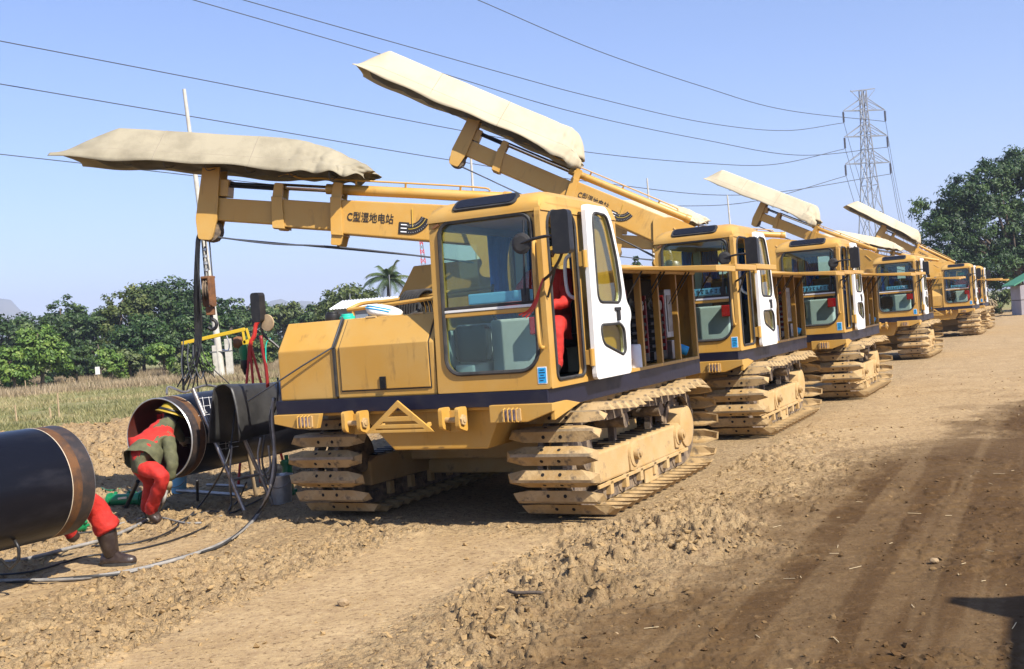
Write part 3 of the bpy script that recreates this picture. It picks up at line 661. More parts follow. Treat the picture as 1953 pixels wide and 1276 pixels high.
    inner = rrect(0.43, 1.245, 1.25, 2.455, [0.10,0.10,0.13,0.16], 6)
    outer = rrect(0.335, 1.33, 1.105, 2.53, [0.12,0.10,0.01,0.02], 6)
    cb_ = MB(); cb_.plate(outer, [inner], 0, 0.05, FC)
    dh = rrect(-0.455, 0.085, 1.165, 2.47, [0.12,0.14,0.05,0.06], 5)
    cb_.plate(rrect(-0.565, 1.00, 1.105, 2.53, [0.10,0.10,0.01,0.01], 5), [dh], 1.29, 1.335, SD)
    lw = rrect(-0.40, 0.85, 1.62, 2.42, 0.09, 5)
    cb_.plate(rrect(-0.53, 1.00, 1.105, 2.53, [0.10,0.10,0.01,0.01], 5), [lw], 0.335, 0.375, SD)
    rw = rrect(0.48, 1.18, 1.75, 2.40, 0.09, 5)
    cb_.plate(rrect(0.36, 1.30, 1.105, 2.52, 0.02, 3), [rw], 0.955, 0.995, FR)
    cab = B(cb_, 'cab', 'paint', bevel=0.010)
    rf = MB(); rp = [(-0.548,2.47),(-0.545,2.51),(-0.50,2.565),(-0.40,2.605),(-0.2,2.635),(0.6,2.635),(0.95,2.60),(1.01,2.50)]
    ins = [0.0, 0.002, 0.02, 0.05, 0.075, 0.075, 0.055, 0.0]
    rows = [[(0.328, y, 2.465), (0.328+i*0.25, y, max(2.466, z-0.045)), (0.345+i, y, z), (0.45+i*0.5, y, z+0.012), (1.22-i*0.5, y, z+0.012), (1.325-i, y, z), (1.342-i*0.25, y, max(2.466, z-0.045)), (1.342, y, 2.465)] for (y, z), i in zip(rp, ins)]
    rf.grid(rows); rf.f.append(tuple(range(7, -1, -1))); rf.m.append(0); nv = len(rf.v)
    rf.add([(x, y, 2.46) for x in (0.33, 1.34) for y in (-0.54, 1.0)], [(0,1,3,2)])
    B(rf, 'cab_roof', 'paint', cab, smooth=True)
    rwm = MB(); rw_ = rrect(0.56, 1.13, 0.0, 0.155, 0.05, 5)
    def rfw(u, v, w): return (u, -0.535 + 0.80*v - w*0.62, 2.522 + 0.60*v + w*0.78)
    rwm.plate(rw_, [], 0.004, 0.028, rfw); B(rwm, 'roof_hatch', 'rubber', cab, bevel=0.008)
    rwm = MB(); rwm.plate(rrect(0.585, 1.105, 0.02, 0.135, 0.04, 5), [], 0.029, 0.033, rfw); B(rwm, 'hatch_pane', 'black_gloss', cab)
    def seal(loop, f, r_=0.016):
        q = MB(); P_ = [Vector(f(u, v, 0)) for u, v in loop]; P_.append(P_[0]); q.tube(P_, r_, 6, False); return q
    B(seal(inner, lambda u,v,w: (u, yf(v)-0.004, v), 0.017), 'window_seal', 'rubber', cab, smooth=True)
    B(seal(dh, lambda u,v,w: (1.337, u, v), 0.014), 'door_seal', 'rubber', cab, smooth=True)
    xb = MB(); xb.box((0.435,yf(1.72)-0.004,1.700),(1.24,yf(1.72)+0.03,1.735)); B(xb, 'window_bar', 'paint', cab, bevel=0.006)
    xb = MB(); xb.box((0.435,yf(1.75)-0.010,1.738),(1.24,yf(1.75)+0.03,1.760)); B(xb, 'sash_rail', 'white', cab, bevel=0.004)
    xb = MB(); xb.box((0.435,yf(1.77)-0.013,1.762),(1.24,yf(1.77)+0.03,1.785)); B(xb, 'sash_seal', 'rubber', cab, bevel=0.004)
    def clip(loop, zlo, zhi): return [(u, min(max(v, zlo), zhi)) for u, v in loop]
    up_ = [(0.44,1.786),(1.238,1.786)] + [q for q in inner if q[1] > 1.9]; lo2 = [q for q in inner if q[1] < 1.6] + [(1.238,1.699),(0.44,1.699)]
    B(MB().plate(up_, [], 0.018, 0.022, FC), 'windshield_upper', 'glass', cab)
    B(MB().plate(lo2, [], 0.018, 0.022, FC), 'windshield_lower', 'glass', cab)
    B(MB().plate(lw, [], 0.352, 0.356, SD), 'left_pane', 'glass_door', cab); B(MB().plate(rw, [], 0.972, 0.976, FR), 'rear_pane', 'glass_door', cab)
    wp = MB(); wp.tube([(1.17,yf(1.85)-0.03,1.83),(1.185,yf(2.1)-0.035,2.1),(1.19,yf(2.4)-0.02,2.40)],[0.012,0.008,0.006],6); wp.box((1.14,yf(1.83)-0.03,1.78),(1.20,yf(1.83)-0.002,1.88)); B(wp, 'wiper', 'black', cab, smooth=True)
    hr = MB(); hr.tube(smoothpath([(1.285,yf(2.22)-0.005,2.22),(1.28,yf(2.2)-0.06,2.19),(1.28,yf(1.8)-0.065,1.8),(1.285,yf(1.45)-0.06,1.46),(1.29,yf(1.42)-0.005,1.42)],5),0.014,8); B(hr, 'grab_rail', 'paint', cab, smooth=True)
    st = MB(); st.plate(rrect(1.225,1.305,1.145,1.275,0.006,2),[],-0.003,-0.001,FC); st_o = B(st, 'sticker', 'printwhite', cab)
    st = MB(); st.plate(rrect(1.232,1.298,1.152,1.268,0.004,2),[],-0.005,-0.0035,FC); B(st, 'sticker_print', 'bluesticker', cab)
    st = MB()
    for k, (u0, u1) in enumerate(((1.245,1.285),(1.24,1.29),(1.25,1.28),(1.24,1.288),(1.243,1.275))): st.plate(rrect(u0,u1,1.248-k*0.02,1.254-k*0.02,0.001,1),[],-0.0065,-0.0055,FC)
    B(st, 'sticker_lines', 'navy', cab)
    for u, v in ((0.40,2.47),(1.285,2.47)):
        q = MB(); q.cyl((u,yf(v)-0.01,v),(u,yf(v)+0.01,v),0.011,8); q.bar((u-0.02,yf(v)-0.012,v-0.045),(u+0.035,yf(v)-0.012,v-0.02),0.012,0.018); B(q, 'sash_stop', 'rust', cab)
    # cab interior
    it = MB(); it.box((0.38,-0.50,1.11),(1.285,0.95,1.15)); B(it, 'cab_floor', 'trim_dark', cab)
    it = MB(); it.box((0.385,0.90,1.15),(1.285,0.95,1.74)); it.box((0.385,0.92,2.41),(1.285,0.95,2.5)); it.box((0.385,-0.48,2.40),(0.43,0.9,2.47)); it.box((0.385,0.86,1.74),(0.47,0.95,2.42)); it.box((1.19,0.86,1.74),(1.285,0.95,2.42)); it.box((0.385,-0.5,1.15),(0.42,0.9,1.60)); B(it, 'cab_lining', 'trim', cab, bevel=0.01)
    it = MB(); it.box((0.66,-0.22,1.15),(1.12,0.0,1.66)); it.box((0.44,-0.46,1.15),(0.62,0.0,1.32)); it.box((0.44,-0.40,1.32),(0.50,0.25,1.64)); B(it, 'console', 'trim', cab, bevel=0.02)
    it = MB(); it.plate(rrect(0.45,0.74,1.34,1.63,0.06,4),[],-0.46,-0.36,FR); B(it, 'monitor', 'black_gloss', cab, bevel=0.015)
    it = MB(); it.box((0.63,-0.50,1.79),(1.16,-0.40,1.875)); B(it, 'dash_shelf', 'shelfblue', cab, bevel=0.01)
    it = MB(); it.box((0.80,-0.46,1.155),(1.20,-0.32,1.25)); B(it, 'cushion', 'cushion', cab, bevel=0.035)
    it = MB(); it.box((0.62,0.28,1.38),(1.08,0.74,1.50)); it.box((0.64,0.70,1.48),(1.06,0.82,2.02)); it.box((0.75,0.4,1.15),(0.95,0.65,1.39)); B(it, 'seat', 'black', cab, bevel=0.04)
    it = MB(); it.tube(smoothpath([(0.62,0.1,1.5),(0.60,-0.05,1.75),(0.66,-0.12,1.95)],4),0.014,8); it.tube(smoothpath([(1.15,-0.05,1.4),(1.12,-0.12,1.72),(1.10,-0.15,1.80)],4),0.014,8); B(it, 'control_lever', 'black', cab, smooth=True)
    it = MB(); it.box((1.05,-0.30,1.52),(1.20,-0.18,1.66)); B(it, 'red_box', 'tailred', cab, bevel=0.01)
    def curt(p, q, zt, zb, gather, name='curtain'):
        rows = []; N = 30
        for j in range(9):
            t = j/8; row = []
            for k in range(N+1):
                s = k/N; g0 = s*(1 - gather*math.sin(t*PI)**0.7*0.6)
                P_ = Vector(p).lerp(Vector(q), g0); nrm = (Vector(q)-Vector(p)).cross(Vector((0,0,1))).normalized()
                P_ += nrm*(0.018*math.sin(s*38) + 0.008*math.sin(s*17+1)); row.append((P_.x, P_.y, zt + (zb-zt)*t))
            rows.append(row)
        q_ = MB(); q_.grid(rows); B(q_, name, 'curtain', cab, smooth='all', fixn=False)
    curt((0.40,0.32,0),(0.40,0.82,0),2.42,1.66,0.5); curt((0.50,0.89,0),(0.72,0.89,0),2.40,1.72,0.0); curt((0.92,0.885,0),(1.18,0.885,0),2.40,1.72,0.0); curt((1.26,0.25,0),(1.26,0.84,0),2.42,1.5,0.2)
    it = MB(); it.tube(smoothpath([(1.275,0.16,2.15),(1.20,0.16,2.10),(1.20,0.16,1.85),(1.275,0.16,1.78)],4),0.016,8); B(it, 'inside_handle', 'white', cab, smooth=True)
    # --- open door folded back along the side
    do = roundpoly([(0.115,1.115),(0.905,1.115),(0.955,1.55),(1.00,1.61),(0.985,1.68),(0.91,1.74),(0.845,2.05),(0.69,2.44),(0.58,2.545),(0.13,2.545)],0.05,3)
    dw = roundpoly([(0.255,1.745),(0.735,1.735),(0.785,1.82),(0.735,2.10),(0.63,2.37),(0.56,2.475),(0.255,2.485)],0.09,4)
    dl = roundpoly([(0.26,1.555),(0.72,1.555),(0.80,1.50),(0.80,1.32),(0.74,1.285),(0.30,1.40)],0.07,4)
    dm = MB(); dm.plate(do, [dw, dl], 1.385, 1.425, SD); dr = B(dm, 'cab_door', 'white', bevel=0.010)
    B(MB().plate(dw, [], 1.403, 1.407, SD), 'door_pane', 'glass_door', dr); B(MB().plate(dl, [], 1.403, 1.407, SD), 'door_pane', 'glass_door', dr)
    B(seal(dw, lambda u,v,w: (1.426, u, v), 0.012), 'pane_seal', 'rubber', dr, smooth=True); B(seal(dl, lambda u,v,w: (1.426, u, v), 0.012), 'pane_seal', 'rubber', dr, smooth=True)
    for z_ in (2.10, 1.30):
        q = MB(); q.cyl((1.40,0.10,z_-0.07),(1.40,0.10,z_+0.07),0.022,10); q.box((1.337,0.085,z_-0.06),(1.39,0.115,z_+0.06)); B(q, 'door_hinge', 'paint', dr, bevel=0.003)
    q = MB(); q.box((1.4255,0.60,1.665),(1.437,0.74,1.695)); q.box((1.4255,0.64,1.58),(1.445,0.70,1.665)); B(q, 'door_latch', 'black', dr, bevel=0.008)
    # --- mirrors
    mr = MB(); mr.plate(rrect(1.53,1.67,2.10,2.42,0.03,4),[],-0.80,-0.72,FR); mir = B(mr, 'side_mirror', 'black', bevel=0.012)
    q = MB(); q.lathe([(0.0,-0.800),(0.055,-0.798),(0.078,-0.790),(0.080,-0.782),(0.0,-0.780)],(1.275,0,2.205),20,'y'); B(q, 'round_mirror', 'rubber', mir)
    q = MB(); q.tube(smoothpath([(1.275,-0.79,2.205),(1.40,-0.80,2.23),(1.52,-0.78,2.235),(1.56,-0.74,2.19),(1.555,-0.70,2.10),(1.43,-0.62,1.98),(1.33,-0.565,1.93)],5),0.012,8); q.tube([(1.47,-0.64,2.01),(1.345,-0.54,1.80)],0.010,8); B(q, 'mirror_arm', 'black', mir, smooth=True)
    mr = MB(); mr.plate(rrect(-1.52,-1.42,1.80,2.06,0.03,4),[],-0.56,-0.48,FR); mir2 = B(mr, 'hood_mirror', 'black', bevel=0.012)
    q = MB(); q.lathe([(0.0,-0.475),(0.05,-0.472),(0.075,-0.49),(0.072,-0.50),(0.0,-0.51)],(-1.405,0,1.79),18,'y'); B(q, 'round_mirror', 'wood', mir2, smooth=True)
    q = MB(); q.tube(smoothpath([(-1.46,-0.50,1.82),(-1.475,-0.48,1.70),(-1.40,-0.42,1.60),(-1.33,-0.38,1.50),(-1.30,-0.36,1.38),(-1.265,-0.34,1.30)],5),0.012,8); B(q, 'mirror_arm', 'black', mir2, smooth=True)
    # --- engine bay
    y0, y1, zt = 1.07, 3.28, 2.03
    eb = MB(); eb.plate([(0.40,1.10),(1.305,1.10),(1.305,zt),(0.40,zt)],[],y0,y0+0.03,FR); eb.plate([(0.40,1.10),(1.305,1.10),(1.305,zt),(0.40,zt)],[],y1-0.03,y1,FR)
    eb.box((0.40,y0+0.031,1.10),(0.43,y1-0.031,zt)); eb.box((0.431,y0+0.031,1.10),(1.30,y1-0.031,1.125))
    bay = B(eb, 'engine_bay', 'paint', bevel=0.004)
    rt = MB(); rt.plate([(0.36,zt),(0.38,zt+0.055),(1.25,zt+0.055),(1.33,zt+0.03),(1.33,zt),(1.31,zt-0.03),(1.30,zt)],[],y0-0.02,y1+0.01,FR); B(rt, 'bay_roof', 'paint', bay, bevel=0.012)
    for yy in (1.575, 2.075, 2.64, 3.215):
        q = MB(); q.box((1.255,yy-0.02,1.125),(1.315,yy+0.02,zt-0.03)); B(q, 'bay_post', 'paint', bay, bevel=0.004)
    q = MB(); q.box((1.22,y0+0.04,1.102),(1.318,y1-0.035,1.132)); B(q, 'bay_sill', 'paint', bay, bevel=0.004)
    q = MB(); q.box((1.14,1.25,1.13),(1.19,1.55,1.86)); B(q, 'red_panel', 'red_dark', bay, bevel=0.01)
    q = MB(); q.lathe([(0.0,1.13),(0.07,1.13),(0.068,1.33),(0.06,1.345),(0.0,1.35)],(1.25,1.46,0),18); B(q, 'white_canister', 'white', bay, smooth=True)
    q = MB(); q.lathe([(0.03,1.13),(0.05,1.14),(0.05,1.24),(0.025,1.26),(0.0,1.26)],(1.22,1.18,0),14); B(q, 'bottle', 'wood', bay, smooth=True)
    q = MB(); q.cyl((1.22,1.18,1.26),(1.22,1.18,1.30),0.035,12); B(q, 'bottle_cap', 'yellow', bay, bevel=0.004)
    q = MB(); q.lathe([(0.0,1.19),(0.06,1.19),(0.085,1.215),(0.08,1.215),(0.0,1.20)],(1.22,1.29,0),16); B(q, 'bowl', 'galv', bay, smooth=True)
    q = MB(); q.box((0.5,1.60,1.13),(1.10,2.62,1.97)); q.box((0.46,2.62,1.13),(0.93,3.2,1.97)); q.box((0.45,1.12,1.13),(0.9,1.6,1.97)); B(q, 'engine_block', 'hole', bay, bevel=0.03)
    for yy in (1.82, 2.35):
        for k in range(5):
            q = MB(); q.box((1.06,yy-0.20,1.28+k*0.075),(1.19,yy+0.20,1.31+k*0.075)); B(q, 'cooling_fin', 'rubber', bay, bevel=0.006)
        q = MB(); q.cyl((1.05,yy-0.13,1.72),(1.17,yy-0.13,1.72),0.06,14); B(q, 'pump', 'trim_dark', bay, bevel=0.004)
        q = MB(); q.cyl((1.05,yy+0.12,1.70),(1.19,yy+0.12,1.70),0.05,14); B(q, 'pump', 'steel', bay, bevel=0.004)
        q = MB(); q.box((1.05,yy-0.2,1.16),(1.20,yy+0.2,1.24)); B(q, 'battery_box', 'black', bay, bevel=0.004)
        q = MB(); q.tube(smoothpath([(1.16,yy-0.13,1.72),(1.22,yy-0.05,1.64),(1.21,yy+0.02,1.50),(1.19,yy+0.1,1.42)],5),0.022,8); B(q, 'hose', 'rubber', bay, smooth=True)
        q = MB(); q.box((1.07,yy+0.205,1.2),(1.19,yy+0.235,1.8)); B(q, 'red_riser', 'red_dark', bay)
    q = MB(); q.box((0.95,2.68,1.36),(1.17,2.98,1.86)); B(q, 'switch_cabinet', 'galv', bay, bevel=0.008)
    q = MB(); q.box((1.171,2.72,1.42),(1.178,2.94,1.80)); B(q, 'cabinet_door', 'steel', bay)
    q = MB(); q.box((1.05,2.66,1.14),(1.22,2.86,1.33)); B(q, 'socket_box', 'steel', bay, bevel=0.006)
    q = MB(); q.cyl((1.20,2.92,1.24),(1.28,2.96,1.20),0.05,14); q.tube(smoothpath([(1.2,2.92,1.25),(1.15,3.0,1.30),(1.17,3.08,1.22)],4),0.03,8); B(q, 'blue_plug', 'bluesticker', bay, smooth=True)
    fy = [(1.09,1.70,-0.055),(1.715,2.46,-0.035),(2.475,3.30,-0.02)]
    for ya, yb, dz in fy:
        q = MB(); L_ = 0.86; za = zt+0.018
        q.add([(1.335,ya,za),(1.335+L_,ya,za+dz),(1.335+L_,yb,za+dz),(1.335,yb,za),(1.335,ya,za-0.022),(1.335+L_,ya,za+dz-0.05),(1.335+L_,yb,za+dz-0.05),(1.335,yb,za-0.022)], [(0,3,2,1),(4,5,6,7),(0,1,5,4),(1,2,6,5),(2,3,7,6),(3,0,4,7)])
        fl = B(q, 'bay_flap', 'paint', bevel=0.006)
        for yy in (ya+0.05, yb-0.04):
            g_ = MB(); g_.cyl((1.295,yy,1.70),(1.40,yy,1.86),0.005,6); g_.cyl((1.40,yy,1.86),(1.50,yy,2.012+dz*0.2),0.0085,8); B(g_, 'gas_strut', ['black'], fl, smooth=True)
    # --- boom (boom frame: x outward, z up, +y is the side towards the camera)
    bo = MB()
    bo.add([(-0.25,s*0.15,t) for s in (-1,1) for t in (-0.20,0.20)] + [(1.98,s*0.14,t) for s in (-1,1) for t in (-0.165,0.165)], [(0,1,3,2),(4,6,7,5),(0,2,6,4),(1,5,7,3),(0,4,5,1),(2,3,7,6)])
    boom = B(bo, 'boom', 'paint', bevel=0.012, loc=(0.2,1.7,2.53), rot=(0,-boom_el,PI+boom_az))
    q = MB()
    for s in (-1, 1): q.plate(roundpoly([(-0.35,0.215),(0.50,0.225),(0.74,0.10),(0.60,-0.20),(0.46,-0.36),(0.50,-0.44),(0.46,-0.50),(0.10,-0.50),(0.0,-0.40),(-0.35,-0.30)],0.05),[],s*0.152,s*0.178,FR)
    B(q, 'boom_root_plate', 'paint', boom, bevel=0.006)
    q = MB(); q.cyl((0.28,-0.22,-0.40),(0.28,0.22,-0.40),0.04,16); q.cyl((0.28,0.19,-0.40),(0.28,0.225,-0.40),0.055,16); B(q, 'boom_pin', 'steel', boom, smooth=True)
    q = MB(); q.tube([(0.22,0.181,0.02),(0.42,0.181,0.09),(0.42,0.181,0.02)][:2],0.010,6); B(q, 'stiffener', 'paint', boom)
    def collar(x, hh, ww, up, dn, name='boom_collar'):
        q = MB()
        q.plate([(x-0.055,hh+0.02),(x+0.055,hh+0.02),(x+0.02,-hh-0.02),(x-0.10,-hh-0.02)],[],-ww-0.02,ww+0.02,FR)
        for s in (-1, 1):
            y_ = s*(ww-0.02); q.plate(roundpoly([(x-0.05,hh),(x+0.05,hh),(x+0.035,hh+up),(x-0.055,hh+up)],0.015,2),[],min(y_-0.02,y_+0.02),max(y_-0.02,y_+0.02),FR)
            q.plate(roundpoly([(x-0.10,-hh),(x+0.02,-hh),(x+0.02,-hh-dn),(x-0.08,-hh-dn)],0.015,2),[],min(y_-0.018,y_+0.018),max(y_-0.018,y_+0.018),FR)
        B(q, name, 'paint', boom, bevel=0.006)
    q = MB(); q.box((1.9,-0.115,-0.135),(ext2,0.115,0.135)); B(q, 'boom_section', 'paint', boom, bevel=0.010)
    q = MB(); q.box((ext2-0.1,-0.09,-0.112),(tip,0.09,0.112)); B(q, 'boom_section', 'paint', boom, bevel=0.008)
    collar(1.97, 0.165, 0.145, 0.17, 0.12); collar(ext2, 0.135, 0.12, 0.16, 0.03)
    q = MB()
    for s in (-1, 1): q.plate(roundpoly([(tip-0.11,0.46),(tip+0.06,0.46),(tip+0.10,-0.12),(tip+0.06,-0.32),(tip-0.08,-0.32),(tip-0.12,-0.10)],0.03,2),[],min(s*0.095,s*0.13),max(s*0.095,s*0.13),FR)
    q.box((tip-0.20,-0.094,0.13),(tip-0.05,0.094,0.30)); B(q, 'tip_post', 'paint', boom, bevel=0.006)
    q = MB()
    for y_ in (-0.05, 0.05): q.lathe([(0.0,-0.022),(0.115,-0.02),(0.095,-0.006),(0.095,0.006),(0.115,0.02),(0.0,0.022)],(tip-0.02,y_,-0.22),22,'y')
    B(q, 'sheave', 'chain', boom, smooth=True)
    q = MB(); q.cyl((0.30,0.02,0.305),(2.10,0.02,0.275),0.052,18); q.cyl((0.24,0.02,0.306),(0.32,0.02,0.305),0.06,18); q.cyl((1.93,0.02,0.28),(2.03,0.02,0.276),0.066,18); B(q, 'boom_cylinder', 'paint', boom, bevel=0.004, smooth=True)
    q = MB(); q.cyl((2.08,0.02,0.275),(ext2,0.02,0.270),0.035,14); B(q, 'cylinder_rod', 'chrome', boom, smooth=True)
    q = MB(); q.cyl((ext2-0.02,0.02,0.270),(tip-0.10,0.02,0.265),0.02,10); q.cyl((ext2-0.02,0.055,0.235),(tip-0.10,0.055,0.235),0.012,8); B(q, 'thin_rod', 'black', boom, smooth=True)
    q = MB(); q.tube(smoothpath([(0.45,0.05,0.36),(0.62,0.05,0.385),(1.9,0.05,0.375),(2.2,0.05,0.375),(2.35,0.05,0.36),(2.5,0.05,0.40),(ext2+0.02,0.05,0.37)],4),0.010,6)
    for x_ in (0.75, 1.3, 1.8): q.tube([(x_,0.02,0.30),(x_,0.05,0.375)],0.012,6)
    B(q, 'hydraulic_line', 'paint', boom, smooth=True)
    q = MB(); q.tube(smoothpath([(tip-0.1,0.05,-0.28),(2.6,0.05,-0.31),(1.9,0.06,-0.30),(0.6,0.06,-0.36),(0.0,0.06,-0.42)],5),0.009,6); q.tube([(tip-0.1,-0.05,-0.28),(1.0,-0.05,-0.33),(0.0,-0.05,-0.42)],0.007,6); B(q, 'boom_rope', 'wire', boom, smooth=True)
    tm = textmesh('C型湿地电站', 0.105); tm.materials.clear(); tm.materials.append(MATS['print'])
    tm.transform(Matrix(((-1,0,0,1.61),(0,0,1,0.1475),(0,1,0,0.0),(0,0,0,1))) @ Matrix.Diagonal((0.78, 1, 1, 1)))
    to = link('lettering', tm, boom)
    # angle gauge: dark fan-shaped plate with white scale marks
    dg = []; C0 = (1.22, 0.09); 
    for k in range(11): a = R(-18 - 80*k/10 + 0); dg.append((C0[0] - 0.22*math.cos(a), C0[1] + 0.22*math.sin(a)))
    for k in range(11): a = R(-98 + 80*k/10); dg.append((C0[0] - 0.12*math.cos(a), C0[1] + 0.12*math.sin(a)))
    q = MB(); q.plate(dg, [], 0.146, 0.153, FR); q.box((1.22,0.146,-0.13),(1.32,0.152,-0.015)); B(q, 'angle_gauge', 'print', boom)
    q = MB()
    for k in range(13):
        a = R(-20 - 76*k/12)
        for r_ in (0.135, 0.200): q.bar((C0[0]-r_*math.cos(a),0.1545,C0[1]+r_*math.sin(a)),(C0[0]-(r_+0.008)*math.cos(a),0.1545,C0[1]+(r_+0.008)*math.sin(a)),0.002,0.006,up=(0,1,0))
    for k in range(3): q.box((1.24,0.1525,-0.115+k*0.035),(1.30,0.1545,-0.105+k*0.035))
    B(q, 'gauge_marks', 'printwhite', boom)
    q = MB(); q.tube([(C0[0]-0.17*math.cos(R(-20-72*k/10)),0.1545,C0[1]+0.17*math.sin(R(-20-72*k/10))) for k in range(11)],0.003,4); q.bar((1.20,0.157,0.13),(1.18,0.157,-0.06),0.004,0.006,up=(0,1,0)); B(q, 'gauge_needle', 'printyellow', boom)
    # --- tarpaulin cover along the boom head
    c0, c1 = tip-back, tip+front
    NS, NC = 170, 44; rows = []
    for i in range(NS+1):
        s = i/NS; x = c0 + (c1-c0)*s
        rise = min(1.0, (x-c0)/endlen); rise = 0.12 + 0.88*math.sin(rise*PI/2)**0.9
        fall = min(1.0, (c1-x)/flen); fall = 0.04 + 0.96*(0.75*fall+0.25*math.sin(fall*PI/2))
        wd = 0.43*(0.55+0.45*math.sin(min(1.0, (x-c0)/0.3)*PI/2))*(0.86+0.14*min(1, (c1-x)/0.7)); fold = max(0.0, 1-(x-c0)/max(0.62, endlen*1.15))
        row = []
        for j in range(NC+1):
            v = j/NC*2-1; av = abs(v)
            hh = hgt*rise*fall
            if av < 0.30: y = v/0.30*0.14; z = 1.0 + 0.02*(1-(v/0.3)**2)
            else: t = (av-0.30)/0.70; y = math.copysign(0.14 + (wd-0.14)*t, v); z = 1.0 - t
            zz = 0.42 + hh*z
            hem = max(0, (av-0.88)/0.12)
            zz -= hem*(0.03 + 0.10*fold*(endlen < 0.5) + 0.012*math.sin(x*3.1+v) + 0.010*math.sin(x*7.7+v) + 0.03*fold*math.sin(v*9+x*23))
            wr = 0.003*math.sin(x*2.3 + 2*v) + 0.003*math.sin(x*5.3 - 4*v + 1) + 0.002*math.sin(x*9.1+v*7)
            wr += fold*(0.075*(abs(math.sin(x*11 + v*1.6 + 0.9*math.sin(v*4)))-0.45) + 0.030*(abs(math.sin(x*23 - v*3.5 + 0.6))-0.5) + 0.012*math.sin(v*23 + x*9))*min(1, 0.25+av*1.3)
            wr += 0.004*(1-min(1, abs(((x*0.9 + v*0.12) % 0.55) - 0.275)/0.06))*(1-0.5*av)
            y += math.copysign(wr, v)*min(1, av*2); zz += wr*0.6*(1-av)
            x2 = x + fold*0.05*math.sin(v*7+x*5)
            row.append((x2, y, zz))
        rows.append(row)
    q = MB(); q.grid(rows); cn = B(q, 'tarpaulin_cover', 'tarp', boom, smooth='all', fixn=False)
    sm = cn.modifiers.new('thickness', 'SOLIDIFY'); sm.thickness = 0.006
    R0 = rows; q = MB()
    for fr in (0.36, 0.66): i_ = int(NS*fr); q.tube([Vector(p_)+Vector((0,0,0.004)) for p_ in R0[i_]], 0.006, 4)
    q.tube([Vector(R0[i_][4])+Vector((0,-0.004,0.0)) for i_ in range(4, NS-3, 2)], 0.006, 4); q.tube([Vector(R0[i_][NC-4])+Vector((0,0.004,0.0)) for i_ in range(4, NS-3, 2)], 0.006, 4)
    B(q, 'cover_seam', 'tarp_seam', boom, smooth='all')
    for i_ in range(18, NS-20, 22):
        a_ = Vector(R0[i_][NC-3]); q = MB(); q.tube(smoothpath([a_, a_+Vector((0.02,0.01,-0.08)), a_+Vector((0.01,-0.06,-0.13)), Vector((a_.x, 0.1, 0.40))], 4), 0.005, 5); B(q, 'lashing', 'wire', boom, smooth='all')
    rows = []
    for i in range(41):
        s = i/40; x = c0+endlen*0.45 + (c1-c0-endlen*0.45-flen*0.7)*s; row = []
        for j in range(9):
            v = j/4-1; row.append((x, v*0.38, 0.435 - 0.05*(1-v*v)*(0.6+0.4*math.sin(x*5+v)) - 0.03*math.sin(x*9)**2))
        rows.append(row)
    q = MB(); q.grid(rows); B(q, 'shade_undersheet', 'tarp_undershade', boom, smooth='all', fixn=False)  # sheet closing the cover from below, coloured dark for the shade there
    q = MB()
    for y_ in (-0.34, 0.34): q.tube([(c0+endlen*0.6,y_,0.45),(c1-flen*0.9,y_,0.45)],0.018,8)
    for k in range(6): x_ = c0+endlen*0.6+k*(c1-c0-endlen*0.6-flen*0.9)/5; q.tube([(x_,-0.34,0.45),(x_,0.34,0.45)],0.015,8)
    B(q, 'cover_frame', 'chain', boom, smooth=True)
    return root, boom

# ------------------------------------------------------------------ the row of machines
RZ = -TH
A, boomA = machine(2.57, 3.28, R(8), R(23), 0.90, 1.64, 1.54, 0.315, 0.60)
Bm, boomB = machine(3.10, 3.66, R(28.6), R(23), 0.30, 1.66, 1.84, 0.40, 0.36)
GRP = 'crawler power stations in a row'
rt = {2: (2.756, 13.426), 3: (5.291, 17.64), 4: (10.134, 27.355), 5: (16.70, 39.49), 6: (19.42, 44.84)}
def org(k): return Vector((rt[k][0], rt[k][1], 0)) - EX*1.109
def place(o, loc, el, label, az=23):
    o.location = loc; o.rotation_euler = (0, 0, RZ); tag(o, label, 'crawler crane', GRP)
    for c in o.children:
        if c.name.split('.')[0] == 'boom': c.rotation_euler = (0, -el, PI + R(az))
M3, M4, M5, M6 = copy_tree(A), copy_tree(Bm), copy_tree(A), copy_tree(Bm)
place(A, O1, R(8.4), 'nearest yellow crawler power station, its low boom reaching left over the pipe')
place(Bm, org(2), R(27.9), 'second yellow crawler power station from the front, largest raised boom cover')
place(M3, org(3), R(8.5), 'third yellow crawler power station from the front, its low boom mostly hidden')
place(M4, org(4), R(27.6), 'fourth yellow crawler power station from the front, boom raised before the pylon', -3)
place(M5, org(5), R(15), 'fifth yellow crawler power station, low boom, just before the last one')
place(M6, org(6), R(31), 'farthest yellow crawler power station, almost hidden behind the fifth, raised boom')
for c in [c for b_ in A.children for c in b_.children if c.name.split('.')[0] == 'tarpaulin_cover']: c.data = c.data.copy(); c.data.materials[0] = MATS['tarp_dimmed']; c['label'] = 'khaki tarpaulin with gathered end, its colour dimmed for grazing light'
# windshield signs seen in the machines behind the first
for o in (Bm, M3, M4, M5):
    cab = [c for c in o.children if c.name.split('.')[0] == 'cab'][0]
    q = MB(); q.box((0.62,-0.525,1.80),(1.20,-0.515,1.88)); q.build('window_sign', 'shelfblue', cab)
    q = MB()
    for k in range(9):
        x = 0.66 + k*0.056
        for j in range(3): q.box((x, -0.5275, 1.815+j*0.018), (x+0.018+0.02*((k*7+j*5) % 3)/2, -0.526, 1.823+j*0.018))
        q.box((x+0.012+0.01*(k % 2), -0.5275, 1.812), (x+0.018+0.01*(k % 2), -0.526, 1.866))
    q.build('sign_marks', 'print', cab)

